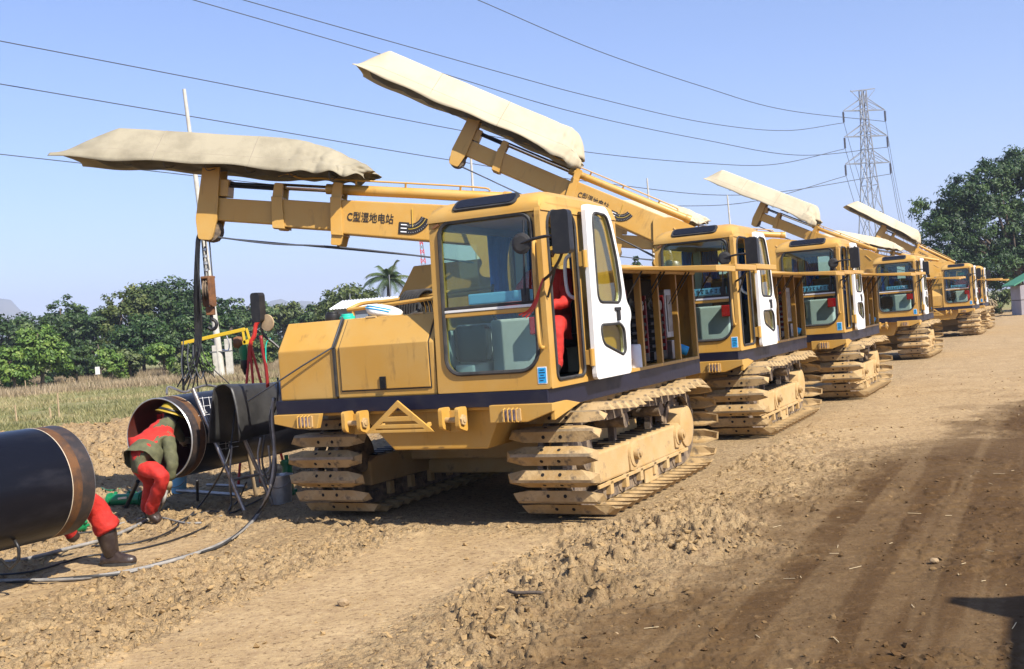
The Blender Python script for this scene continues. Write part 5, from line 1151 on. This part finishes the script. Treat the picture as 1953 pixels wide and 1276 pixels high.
q = MB(); q.cyl(at(347,655,D_+0.1)-v0, at(350,745,D_+0.1)-v0, 0.015, 8); q.build('jib_strut', 'black', dv, smooth=True)
q = MB(); q.lathe([(0,-0.05),(0.06,-0.05),(0.075,0),(0.06,0.05),(0,0.05)], tuple(at(455,653,D_)-v0), 16, 'x'); q.build('hoist_drum', 'rust', dv, smooth=True)
q = MB(); c = at(464,672,D_)-v0; q.lathe([(0.0,-0.09),(0.035,-0.09),(0.05,0.0),(0.045,0.09),(0,0.09)], tuple(c), 14); q.build('grinder_body', 'green', dv, smooth=True)
q = MB(); q.lathe([(0.0,-0.26),(0.012,-0.26),(0.03,-0.20),(0.045,-0.18),(0.045,-0.091),(0,-0.091)], tuple(c), 14); q.build('grinder_head', 'black', dv, smooth=True)
q = MB(); q.tube([p-v0 for p in smoothpath([at(432,640,D_), at(437,655,D_), at(435,668,D_), at(424,667,D_)], 5)], 0.008, 6); q.build('hook', 'galv', dv, smooth=True)
# things on and around the first machine
rod('hose', 'dark red hose standing beside the hood of the nearest machine', 'hose', smoothpath([at(497,640,10.0), at(502,675,10.0), at(507,700,10.0), at(511,740,10.0)], 5), 0.016, 'red_dark')
rod('hose', 'thin green hose beside the hood of the nearest machine', 'hose', smoothpath([at(516,645,10.0), at(508,655,10.0), at(507,680,10.0), at(511,725,10.0)], 5), 0.006, 'teal')
rod('rope', 'dark rope stretched slanting across the hood of the nearest machine', 'rope', [wl(-0.668,-0.395,1.785), wl(-0.668,-0.57,1.535), wl(-1.0,-0.585,1.39), wl(-1.31,-0.60,1.245), wl(-1.55,-0.65,1.12)], 0.007, 'wire')
cc, c0_ = thing('cable_coil', 'coil of black cable hung on the deck rail behind the hood', 'cable coil', wl(-0.55,0.7,0))
for k in range(7):
    c = wl(-0.68+k*0.035, 0.70, 1.80) - c0_; q = MB(); tl = R(-20+k*8)
    q.tube([c + EX*(0.05*math.cos(a)*math.sin(tl)+0.09*math.cos(a)) + EY*(0.07*math.cos(a)) + Vector((0,0,0.20*math.sin(a))) for a in [2*PI*j/22 for j in range(23)]], 0.016, 7, False); q.build('cable_turn', 'rubber', cc, smooth='all')
q = MB(); 
for k in range(3): q.tube([wl(-0.72,0.58,1.82-k*0.02) - c0_ + EX*(0.22*math.cos(a)) + EY*(0.12*math.sin(a)) + Vector((0,0,0.08*math.sin(a))) for a in [2*PI*j/22 for j in range(23)]], 0.02, 7, False)
q.build('loose_turns', 'rubber', cc, smooth='all')
sk, c0_ = thing('sack', 'white sack with a blue stripe lying on the deck behind the hood', 'sack', wl(-0.70,0.3,0))
rows = []
for i in range(9):
    t = i/8; row = []
    for j in range(16):
        a = 2*PI*j/16; pr = math.sin(t*PI)**0.35
        P_ = wl(-0.70,0.30,1.82) - c0_ + EX*((t-0.5)*0.34) + Vector((0,0,0.035-t*0.075)) + (EY*math.cos(a)*0.16 + Vector((0,0,1))*(math.sin(a)*0.06))*pr*(1+0.10*math.sin(7*t+3*a))
        row.append(P_)
    rows.append(row)
q = MB(); q.grid(rows, closed=True); q.build('sack_body', 'sack', sk, smooth='all')
q = MB()
for off in (0.0, 0.03): q.tube([rows[i][6+int(off*60)]+Vector((0,0,0.004)) for i in range(1, 8)], 0.007, 6)
q.build('sack_stripe', 'bluesticker', sk)
rb_, c0_ = thing('ribbon', 'red ribbon tied to the mirror arm of the nearest cab', 'ribbon', wl(1.34,-0.6,0))
for k in range(3):
    pts = smoothpath([wl(1.345,-0.60,1.94), wl(1.325,-0.63-0.008*k,1.86), wl(1.30-0.012*k,-0.63,1.78), wl(1.26-0.02*k,-0.64,1.71), wl(1.20-0.03*k,-0.645,1.655+0.012*k)], 5)
    q = MB(); 
    for i in range(len(pts)-1): q.bar(pts[i]-c0_, pts[i+1]-c0_, 0.011, 0.003, up=(0.3,1,0.2*k))
    q.build('ribbon_strand', 'redpaint', rb_, fixn=False)
q = MB(); 
rg, c0_ = thing('green_rag', 'green rag hanging behind the operator in the nearest cab', 'rag', wl(1.2,0.5,0))
rows = [[wl(1.235+0.02*math.sin(j*1.3), 0.50+j*0.028, 1.92-0.30*t+0.02*math.sin(j+t*3)) - c0_ for j in range(9)] for t in (0, 0.25, 0.5, 0.75, 1.0)]
q.grid(rows); q.build('cloth', 'green', rg, smooth='all', fixn=False)

# ------------------------------------------------------------------ vegetation
def leafcloud(blobs, n, size, name, mt, clumps=None, asp=1.9, up=0.35, crad=0.5, seed=0, droop=0.0):
    g = np.random.default_rng(seed+100); B_ = np.array([b for b in blobs], float)       # x y z rx ry rz
    vol = B_[:, 3]*B_[:, 4]*B_[:, 5]; vol = vol**0.75; k = clumps or max(20, n//55)
    bi = g.choice(len(B_), k, p=vol/vol.sum()); d = g.normal(size=(k, 3)); d /= np.linalg.norm(d, axis=1)[:, None]
    d[:, 2] = np.where(d[:, 2] < -0.55, -d[:, 2]*0.5, d[:, 2])
    rr = g.uniform(0.45, 1.02, k)**0.6
    cc = B_[bi, :3] + d*rr[:, None]*B_[bi, 3:6]; cs = g.uniform(0.55, 1.3, k)*crad; cv = g.normal(0, 0.18, k)
    li = g.integers(0, k, n); off = g.normal(size=(n, 3)); off /= np.linalg.norm(off, axis=1)[:, None]; off *= (g.uniform(0, 1, n)**0.45)[:, None]
    off[:, 2] *= 0.62; pos = cc[li] + off*cs[li][:, None]
    nrm = off*0.9 + d[li]*0.5 + np.array([0, 0, up]) + g.normal(0, 0.45, (n, 3)); nrm /= np.linalg.norm(nrm, axis=1)[:, None]
    t = np.cross(nrm, g.normal(size=(n, 3))); t /= np.linalg.norm(t, axis=1)[:, None] + 1e-9
    t[:, 2] -= droop; t /= np.linalg.norm(t, axis=1)[:, None]; b = np.cross(nrm, t)
    s = (size*g.uniform(0.6, 1.35, n))[:, None]
    V = np.stack([pos - t*s*0.5, pos + b*s*0.5/asp + t*s*0.05, pos + t*s*0.5 - nrm*s*0.08, pos - b*s*0.5/asp + t*s*0.05], 1).reshape(-1, 3)
    F = np.arange(4*n).reshape(-1, 4); r_ = np.clip(0.48 + cv[li] + g.normal(0, 0.16, n), 0, 1)
    return npmesh(name, V, F, mt, r_), cc
def tree(px, top, half, d, mt, label, n=6000, size=0.24, name='tree', base_z=0.0, lobes=8, seed=0, low=0.0, crad=None, group='trees along the field edge', cat='tree', shape=1.0):
    P_ = at(px, top, d); H_ = P_.z - 0.1; R_ = half*d/FPX; o = empty(name, (P_.x, d, 0)); tag(o, label, cat, group)
    g = random.Random(seed); blobs = [(0, 0, H_*0.62, R_*0.70, R_*0.6, H_*0.38)]
    for k in range(lobes):
        a = 2*PI*k/lobes + g.uniform(-0.4, 0.4); hz = g.uniform(0.16, 0.80); rad_ = R_*g.uniform(0.40, 0.62)*(1.15-hz*0.45*shape)
        blobs.append((math.cos(a)*rad_, math.sin(a)*rad_*0.8, H_*hz, R_*g.uniform(0.30, 0.50), R_*0.4, H_*g.uniform(0.13, 0.24)))
    blobs = [(x, y, max(z, rz*0.9 + H_*low), rx, ry, min(rz, H_-z if H_-z > 0.3 else 0.3)) for x, y, z, rx, ry, rz in blobs]
    me, cc = leafcloud(blobs, n, size, 'crown', mt, seed=seed, crad=crad or max(0.35, R_*0.22)); link('crown', me, o)
    q = MB(); tr_ = max(0.06, H_*0.025)
    q.tube([(0,0,-0.1),(0.03*H_*g.uniform(-1,1),0,H_*0.3),(0.05*H_*g.uniform(-1,1),0.02,H_*0.62),(0,0,H_*0.85)], [tr_*1.4,tr_,tr_*0.7,tr_*0.25], 9)
    for k in range(9):
        c = cc[g.randrange(len(cc))]; s_ = H_*g.uniform(0.22, 0.5); q.tube([(0,0,s_), ((c[0])*0.5, c[1]*0.5, (s_+c[2])*0.5+0.1), tuple(c)], [tr_*0.5, tr_*0.32, tr_*0.1], 6)
    q.build('trunk', 'bark', o, smooth='all'); return o
T = [(15,588,80,78,'leaf','dark tree at the left edge of the photo',5000,0.30),
     (112,560,66,74,'leaf','rounded tree left of the hill gap',5000,0.28),
     (70,612,70,56,'leaf_bright','bright green bush nearest the left edge',7000,0.22),
     (172,588,60,72,'leaf','low tree in the gap below the hills',4500,0.26),
     (232,543,62,72,'leaf_yellow','pale topped tree left of the tallest tree',6500,0.26),
     (318,523,88,76,'leaf','tallest rounded tree behind the hanging cables',9000,0.27),
     (268,600,80,68,'leaf_dark','dark tree below the tallest tree',7000,0.25),
     (382,545,70,70,'leaf_dark','dark tree right of the tallest tree',6000,0.25),
     (430,560,36,74,'leaf','thin loose tree right of the pulley block',1600,0.26),
     (472,562,66,90,'leaf','hazy green tree behind the hood mirror',5000,0.32),
     (535,572,62,96,'leaf_yellow','far tree above the first hood',4500,0.34),
     (600,570,48,80,'leaf','tree left of the mango tree',4500,0.28),
     (668,536,92,70,'leaf_yellow','big rounded mango tree behind the white roofed shed',10000,0.26),
     (790,548,50,84,'leaf','tree behind the slanted crane pedestal',3500,0.3),
     (1213,484,22,75,'leaf','small tree top between the first two machines',1800,0.28)]
for i, (px, top, half, d, mt, lab, n_, s_) in enumerate(T): tree(px, top, half, d, mt, lab, int(n_*1.5), s_*0.95, seed=i*13+1)
S_ = [(205,655,34,60,'leaf_bright'),(310,648,40,58,'leaf_bright'),(352,668,26,55,'leaf_yellow'),(140,655,40,60,'leaf'),(420,640,44,62,'leaf'),(500,640,40,64,'leaf_yellow'),(245,660,30,62,'leaf_yellow'),(385,668,24,56,'leaf_bright'),(20,650,50,54,'leaf_bright'),(185,640,60,66,'leaf'),(350,630,60,68,'leaf'),(460,640,50,70,'leaf'),(545,640,50,75,'leaf'),(95,650,60,62,'leaf')]
labs = ['light green shrub below the pale topped tree','broad leaved light green shrub below the tallest tree','small yellowish shrub left of the concrete pole','dark shrub beside the bright bush','wide green shrub behind the yellow jib arm','yellowish shrub behind the red stand','low yellowish shrub in front of the dark tree','small bright shrub just left of the concrete pole','low bright shrub at the left edge','wide low shrub below the gap in the trees','wide shrub below the cables','green shrub behind the jib bracket','shrub half hidden by the first hood','dark low shrub right of the bright bush']
for i, (px, top, half, d, mt) in enumerate(S_): tree(px, top, half, d, mt, labs[i], 2600, 0.22, 'shrub', seed=300+i, low=0.0, group='shrubs along the field edge', cat='shrub', crad=0.32)
# the big feathery tree at the right
P_ = at(1880, 300, 74); o = empty('tree', (P_.x+1.5, 74, 0)); tag(o, 'huge dark feathery tree at the right edge', 'tree', None)
sc_ = 74/FPX; X0 = P_.x+1.5
def bl(px, py, rx, rz, dy=0): q_ = at(px, py, 74); return (q_.x-X0, dy, q_.z, rx*sc_, rx*sc_*0.8, rz*sc_)
blobs = [bl(1870,430,85,100), bl(1800,455,55,50,-1), bl(1775,420,30,30), bl(1830,380,50,45,-1), bl(1900,345,60,50), bl(1960,330,60,50), bl(1990,430,90,110,1), bl(1800,500,50,40,-1), bl(1860,520,60,50,-1.5), bl(1930,520,70,60,-1), bl(1770,470,28,22,-0.5), bl(2050,480,80,90), bl(1940,300,25,20), bl(1745,400,14,10), bl(1830,345,18,14), bl(1760,385,16,12)]
me, cc = leafcloud(blobs, 62000, 0.26, 'crown', 'leaf_dark', clumps=760, asp=2.6, crad=0.62, seed=77, droop=0.35); link('crown', me, o)
q = MB(); q.tube([(0,0,-0.1),(0.1,0,1.8),(-0.2,0,4.0),(0,0,7.0)], [0.5,0.38,0.3,0.1], 12)
for k in range(26): c = cc[k*23]; q.tube([(0,0,1.6+0.1*k), (c[0]*0.5, c[1]*0.5, (2+c[2])*0.55), tuple(c)], [0.16,0.10,0.02], 6)
q.build('trunk', 'bark', o, smooth='all')
for i, (px, top, half, d, mt, lab) in enumerate(((1990,545,60,66,'leaf_dark','low dark bush by the green roofed hut'), (1905,548,22,70,'leaf_yellow','dry yellowish bush left of the green roofed hut'), (1880,570,16,68,'brushm','dry weeds below the feathery tree'))):
    tree(px, top, half, d, mt, lab, 1800, 0.22, 'shrub', seed=500+i, low=0.0, group='shrubs by the hut', cat='shrub', crad=0.3)
# coconut palm
P_ = at(742, 532, 66); o = empty('palm_tree', (P_.x, 66, 0)); tag(o, 'coconut palm above the white roofed shed', 'palm')
q = MB(); q.tube([(-0.4,0,-0.1),(-0.2,0,P_.z*0.5),(0,0,P_.z)], [0.2,0.15,0.13], 10); q.build('trunk', 'bark', o, smooth='all')
g = random.Random(4)
for k in range(20):
    a = 2*PI*k/20 + g.uniform(-0.15, 0.15); el = g.uniform(-0.15, 1.3); ln = g.uniform(1.5, 2.3); q = MB(); prev = None
    hd = Vector((math.cos(a), math.sin(a), 0)); pts = []
    for i in range(9):
        t = i/8; pts.append(Vector((0,0,P_.z)) + hd*(ln*t*math.cos(el)*(1-0.15*t)) + Vector((0,0, ln*(t*math.sin(el) - 0.55*t*t*math.cos(el*0.6)))))
    q.tube(pts, [0.03-0.003*i for i in range(9)], 4)
    for i in range(26):
        t = 0.12 + 0.86*i/25; j = min(7, int(t*8)); f_ = t*8-j; c = pts[j].lerp(pts[j+1], f_); dr = (pts[j+1]-pts[j]).normalized()
        for s in (-1, 1):
            sv = dr.cross(Vector((0,0,1))).normalized()*s; L_ = 0.50*math.sin(min(1, t*1.3+0.15)*PI*0.8)+0.1
            e = c + sv*L_*0.75 + dr*L_*0.5 - Vector((0,0,L_*0.45)); q.add([c-dr*0.03, c+dr*0.03, e], [(0,1,2)])
    me = q.mesh('frond', 'palmleaf', fixn=False); at_ = me.attributes.new('rnd', 'FLOAT', 'FACE'); at_.data.foreach_set('value', [g.uniform(0.1, 0.9)]*len(me.polygons)); link('frond', me, o)

# ------------------------------------------------------------------ pylon, wires, poles
pd_ = 180.0; top = at(1645, 172, pd_); py = empty('pylon', (top.x, pd_, 0)); tag(py, 'grey lattice power pylon behind the raised booms', 'pylon')
def zat(y): return 1.6 + (572-y)*pd_/FPX
hw = lambda z: 0.42 + max(0, 33-z)*0.042 + max(0, 22-z)*0.035
zs = [36.3, 33.3, 31.0, 28.9, 26.6, 24.3, 20.5, 16.0, 10.5, 5.0, 0.0]
pr = R(14); px_ = Vector((math.cos(pr), math.sin(pr), 0)); py_ = Vector((-math.sin(pr), math.cos(pr), 0))
def cn(z, i, j): return px_*(hw(z)*i) + py_*(hw(z)*j) + Vector((0,0,z))
for i in (-1, 1):
    for j in (-1, 1):
        q = MB()
        for k in range(len(zs)-1): q.bar(cn(zs[k],i,j), cn(zs[k+1],i,j), 0.15, 0.15)
        q.build('leg', 'lattice', py)
for k in range(len(zs)-1):
    for f_ in range(4):
        c4 = [(-1,-1),(1,-1),(1,1),(-1,1)]; a, b = c4[f_], c4[(f_+1) % 4]; q = MB()
        q.bar(cn(zs[k],*a), cn(zs[k+1],*b), 0.065, 0.065); q.bar(cn(zs[k],*b), cn(zs[k+1],*a), 0.065, 0.065); q.bar(cn(zs[k],*a), cn(zs[k],*b), 0.065, 0.065); q.build('cross_brace', 'lattice', py)
arms = {}
for n_, (z, hs) in enumerate(((33.0, 3.9), (28.7, 4.0), (24.2, 4.2))):
    for s in (-1, 1):
        q = MB(); tp = px_*(s*hs) + Vector((0,0,z))
        for j in (-1, 1):
            q.bar(cn(z,s,j), tp, 0.12, 0.12); q.bar(cn(z+2.0,s,j), tp, 0.10, 0.10); q.bar(cn(z+1.0,s,j), tp.lerp(cn(z,s,j), 0.45), 0.07, 0.07)
        q.build('cross_arm', 'lattice', py)
        q = MB(); q.cyl(tp-Vector((0,0,0.15)), tp-Vector((0,0,1.9)), 0.13, 8)
        for m_ in range(9): q.cyl(tp-Vector((0,0,0.25+m_*0.18)), tp-Vector((0,0,0.32+m_*0.18)), 0.2, 8)
        q.build('insulator', 'insul', py); arms[(n_, s)] = py.location + tp - Vector((0,0,1.95))
q = MB(); q.bar(px_*-2.3+Vector((0,0,36.2)), px_*2.3+Vector((0,0,36.6)), 0.15, 0.15)
for s in (-1, 1): q.bar(cn(34.5,s,0), px_*2.3*s+Vector((0,0,36.4)), 0.08, 0.08)
q.build('earth_arm', 'lattice', py)
LN = [([(912,0),(1135,95),(1340,165),(1500,210)], (0,1), 95), ([(465,0),(730,75),(980,145),(1130,185),(1340,233),(1497,249)], (0,-1), 80), ([(370,0),(725,103),(870,148),(1100,215),(1340,266),(1528,296)], (1,1), 80),
      ([(0,78),(400,155),(870,247),(1120,290),(1340,311),(1481,313)], (1,-1), 62), ([(0,160),(530,250),(845,303),(1155,350),(1434,371)], (2,1), 64), ([(0,294),(271,324),(600,360),(900,384),(1265,393),(1443,383)], (2,-1), 75)]
wl_ = ['highest wire crossing the upper right sky','second wire from the top leading to the pylon','third wire from the top, passing over the raised cover','upper wire entering at the left edge','middle wire entering at the left edge','lowest wire entering at the left edge behind the low cover']
for i, (pts, key, d0) in enumerate(LN):
    E0 = arms[key]; x0 = pts[0][0]; ex_ = {1: 1700, -1: 1610}[key[1]]
    P_ = []
    for x, y in pts: t = (x-x0)/(ex_-x0); P_.append(at(x, y, 1/((1-t)/d0 + t/pd_)))
    P_ = [P_[0] + (P_[0]-P_[1])*0.6] + P_ + [E0]
    q = MB(); sp_ = smoothpath(P_, 10); o_ = Vector((sp_[0].x, sp_[0].y, 0)); q.tube([p-o_ for p in sp_], [0.020 + 0.00020*p.y for p in sp_], 5)
    tag(q.build('power_wire', 'wire', None, smooth='all', loc=o_), wl_[i], 'wire', 'power wires')
for i, key in enumerate(((0,1),(1,1),(2,1),(0,-1),(1,-1),(2,-1))):
    E0 = arms[key]; E1 = E0 + Vector((75, 190, -3)); q = MB(); pts = [E0.lerp(E1, t/12) - Vector((0,0,26*(t/12)*(1-t/12)*1.6)) for t in range(13)]
    q.tube([p-E0 for p in pts], 0.045, 4); tag(q.build('power_wire', 'wire', None, smooth='all', loc=E0), ('faint wire leaving the upper right arm','faint wire leaving the middle right arm','faint wire leaving the lower right arm','faint wire leaving the upper left arm','faint wire leaving the middle left arm','faint wire leaving the lower left arm')[i] + ' of the pylon', 'wire', 'power wires')
def pole(px0, py0, px1, py1, d, r0, r1, label, mt='concrete', extra=None):
    a, b = at(px0, py0, d), at(px1, py1, d); 
    if b.z > 0: t = (a.z+0.1)/(a.z-b.z); b = a.lerp(b, t)
    o = empty('utility_pole', (b.x, d, 0)); tag(o, label, 'pole', 'poles beyond the machines'); bb = o.location.copy()
    q = MB(); q.tube([b-bb, a-bb], [r1, r0], 10); q.build('shaft', mt, o, smooth=True)
    if extra: extra(o, a-bb, b-bb)
    return o
def stubs(o, a, b):
    for s in (-1, 1):
        q = MB(); q.box((b.x+s*0.33-0.16+0.1, -0.15, -0.1), (b.x+s*0.33+0.16+0.1, 0.15, 1.9+0.15*s)); q.build('stub_post', 'concrete', o, bevel=0.02)
    q = MB(); q.box((b.x-0.5, -0.17, 1.4), (b.x+0.6, 0.17, 1.45)); q.build('strap', 'steel', o)
pole(351,170,424,722,56,0.09,0.19,'tall leaning concrete pole behind the low tarpaulin cover', extra=stubs)
pole(898,300,912,520,95,0.10,0.16,'concrete pole right behind the first boom')
pole(1234,340,1252,560,110,0.08,0.16,'pole with dark tip between the first and second booms')
pole(1387,372,1405,560,120,0.08,0.16,'pole with dark tip above the second cab')
pole(1496,420,1505,560,130,0.09,0.16,'pole behind the third machine')
pole(742,524,747,600,58,0.03,0.035,'thin antenna mast in front of the palm','lattice')
pole(667,560,669,600,60,0.03,0.03,'thin antenna mast above the white roof','lattice')
ms, m0 = thing('radio_mast', 'red and white lattice mast above the slanted pedestal', 'mast', at(806, 500, 150))
a, b = at(803,458,150)-m0, at(812,545,150)-m0; q = MB()
for i in range(10):
    t0, t1 = i/10, (i+1)/10; w0 = 0.35+0.5*t0; p0, p1 = a.lerp(b, t0), a.lerp(b, t1)
    for s in (-1, 1): q.bar(p0+Vector((s*w0*0.5,0,0)), p1+Vector((s*w0*0.5,0,0)), 0.12, 0.12, mi=i % 2); q.bar(p0+Vector((s*w0*0.5,0,0)), p1-Vector((s*w0*0.5,0,0)), 0.08, 0.08, mi=i % 2)
q.bar(b, Vector((b.x+0.3,0,0)), 0.3, 0.3); q.build('mast_frame', ['redpaint','lattice'], ms)
# white-roofed shed behind the first machine
c = gnd(705, 690); c = at(700, 600, 50); sh_ = empty('shed', (c.x, 50, 0), R(-12)); tag(sh_, 'low shed with white corrugated roof behind the first hood', 'shed')
zt_ = at(700, 568, 50).z; 
q = MB(); rows = []
for j in range(2):
    rows.append([(-1.5+3.0*i/90, -0.9+1.8*j, zt_-0.42+0.42*j+0.025*math.sin(i*1.4)) for i in range(91)])
q.grid(rows); ro = q.build('roof', 'sheetwhite', sh_, smooth='all', fixn=False); md = ro.modifiers.new('thickness', 'SOLIDIFY'); md.thickness = 0.02
q = MB(); q.box((-1.35,-0.55,0),(1.35,1.2,zt_-0.36)); q.build('wall', 'wallgrey', sh_)
for i in range(3): q = MB(); q.box((-1.2+i*0.85,-0.60,0.9),(-0.6+i*0.85,-0.552,zt_-0.75)); q.build('panel', 'sheetwhite', sh_)
# hut at the right edge
c = at(1950, 560, 64); hu = empty('hut', (c.x+0.4, 64, 0), R(-6)); tag(hu, 'small grey hut with a green roof at the right edge', 'hut')
hz_ = at(1935, 545, 64).z
q = MB(); q.box((-0.75,-0.7,0),(1.6,0.9,hz_*0.5-0.02)); q.build('lower_wall', 'wallgrey', hu, bevel=0.02); q = MB(); q.box((-0.75,-0.7,hz_*0.5+0.02),(1.6,0.9,hz_)); q.build('upper_wall', 'wallgrey', hu, bevel=0.02)
q = MB(); q.plate([(-1.15,hz_-0.03),(0.42,hz_+0.75),(2.0,hz_-0.03),(2.0,hz_+0.05),(0.42,hz_+0.84),(-1.15,hz_+0.05)],[],-0.95,1.15,FR); q.build('roof', 'roofgreen', hu)
q = MB(); q.box((0.05,-0.74,0.05),(0.75,-0.702,hz_-0.05)); q.build('door', 'shelfblue', hu)
# stakes and markers in the field
for i, (x, y0, y1, lab) in enumerate(((110,757,808,'thin stake in the field, right one of the close pair'),(95,785,812,'short stake in the field beside the tall one'),(29,780,812,'stake in the field near the left edge'),(48,730,760,'leaning stake far out in the field'))):
    b = gnd(x+4, y1); q = MB(); tp = at(x, y0, b.y); q.tube([Vector((0,0,-0.05)), tp-b], 0.022, 6); tag(q.build('stake', 'wood', None, loc=(b.x, b.y, 0.1)), lab, 'stake', 'field stakes')
for i, (x, y, lab) in enumerate(((186,707,'white marker sign in front of the dark trees, left one'), (342,704,'white marker sign in front of the trees, near the cables'))):
    b = at(x, y, 62); o = empty('marker_sign', (b.x, 62, 0)); tag(o, lab, 'sign', 'white marker signs')
    q = MB(); q.box((-0.13,-0.02,b.z-0.22),(0.13,0.02,b.z+0.22)); q.build('board', 'sheetwhite', o, bevel=0.01); q = MB(); q.cyl((0,0.03,-0.1),(0,0.03,b.z),0.03,6); q.build('post', 'wood', o)
# curled bark strip and lone stones on the dirt
rod('branch', 'curled dark branch lying in the foreground dirt', 'branch', smoothpath([gnd(970,1127,0.03), gnd(985,1131,0.035), gnd(1020,1130,0.04), gnd(1050,1134,0.03), gnd(1078,1137,0.015)], 4), 0.011, 'bark')
for i, (x, y, s_, lab) in enumerate(((1782,1073,0.024,'rounded lump of earth on the damp track by the shadow'),(1172,1215,0.022,'rounded lump of earth on the dark track'),(655,1155,0.035,'dark clod at the edge of the smooth lane'),(985,1258,0.026,'pale stone at the bottom edge, right one'),(970,1248,0.018,'pale stone at the bottom edge, left one'))):
    P_ = gnd(x, y); bm = bmesh.new(); bmesh.ops.create_icosphere(bm, subdivisions=2, radius=1)
    for v in bm.verts: n_ = 1 + 0.28*(fbm(np.array([v.co.x*2+i*3.1]), np.array([v.co.y*2+v.co.z*1.7]), 2, 9)[0]-0.5)*2; v.co = Vector((v.co.x*s_*1.15, v.co.y*s_*0.9, v.co.z*s_*0.75))*n_
    me = bpy.data.meshes.new('stone'); bm.to_mesh(me); bm.free(); me.materials.append(MATS['palestone' if 'pale' in lab else 'clodm']); tag(link('stone', me, None, (P_.x, P_.y, s_*0.45)), lab, 'stone', 'loose stones')

# truck parked outside the right edge; only its shadow falls into the photograph
tk = empty('parked_truck', wl(8.47, -6.2, 0), RZ); tag(tk, 'grey box truck outside the right edge, throwing the corner shadow', 'truck')
q = MB(); q.box((-1.1,-3.0,0.9),(1.2,3.15,3.0)); q.build('box_body', 'truckpaint', tk, bevel=0.03)
q = MB(); q.add([(-1.1,2.85,2.9),(-1.5,3.1,2.86),(-1.5,3.2,2.86),(-1.1,3.3,2.9),(-1.1,2.85,2.93),(-1.5,3.1,2.89),(-1.5,3.2,2.89),(-1.1,3.3,2.93)], [(0,3,2,1),(4,5,6,7),(0,1,5,4),(1,2,6,5),(2,3,7,6),(3,0,4,7)]); q.build('corner_flap', 'truckpaint', tk)
q = MB(); q.plate([(-4.9,0.6),(-4.9,1.5),(-4.5,2.4),(-3.1,2.4),(-3.1,0.6)],[],-1.0,1.0,SD); q.build('truck_cab', 'white', tk, bevel=0.06)
q = MB(); q.plate([(-4.72,1.62),(-4.42,2.28),(-3.5,2.28),(-3.5,1.62)],[],-1.01,1.01,SD); q.build('cab_window', 'black_gloss', tk)
q = MB(); q.box((-0.45,-4.6,0.55),(0.45,3.0,0.89)); q.build('chassis', 'black', tk)
for x in (-0.95, 0.95):
    for y in (-4.0, 1.0, 2.1): q = MB(); q.lathe([(0.2,-0.14),(0.44,-0.14),(0.48,-0.08),(0.48,0.08),(0.44,0.14),(0.2,0.14)], (x, y, 0.48), 24, 'x'); q.build('wheel', 'rubber', tk, smooth=True)

# ------------------------------------------------------------------ air
q = MB(); q.box((-3600,-300,-12),(3600,3600,215)); hz = q.build('haze', 'black')
m = bpy.data.materials.new('air'); m.use_nodes = True; n = m.node_tree; n.nodes.clear(); oo = n.nodes.new('ShaderNodeOutputMaterial'); pv = n.nodes.new('ShaderNodeVolumePrincipled')
pv.inputs['Color'].default_value = (0.68, 0.76, 1.0, 1); pv.inputs['Density'].default_value = 0.00042; pv.inputs['Anisotropy'].default_value = 0.0; n.links.new(pv.outputs[0], oo.inputs['Volume'])
hz.data.materials.clear(); hz.data.materials.append(m); tag(hz, 'thin pale haze in the air over the whole site', 'haze', None, 'stuff')
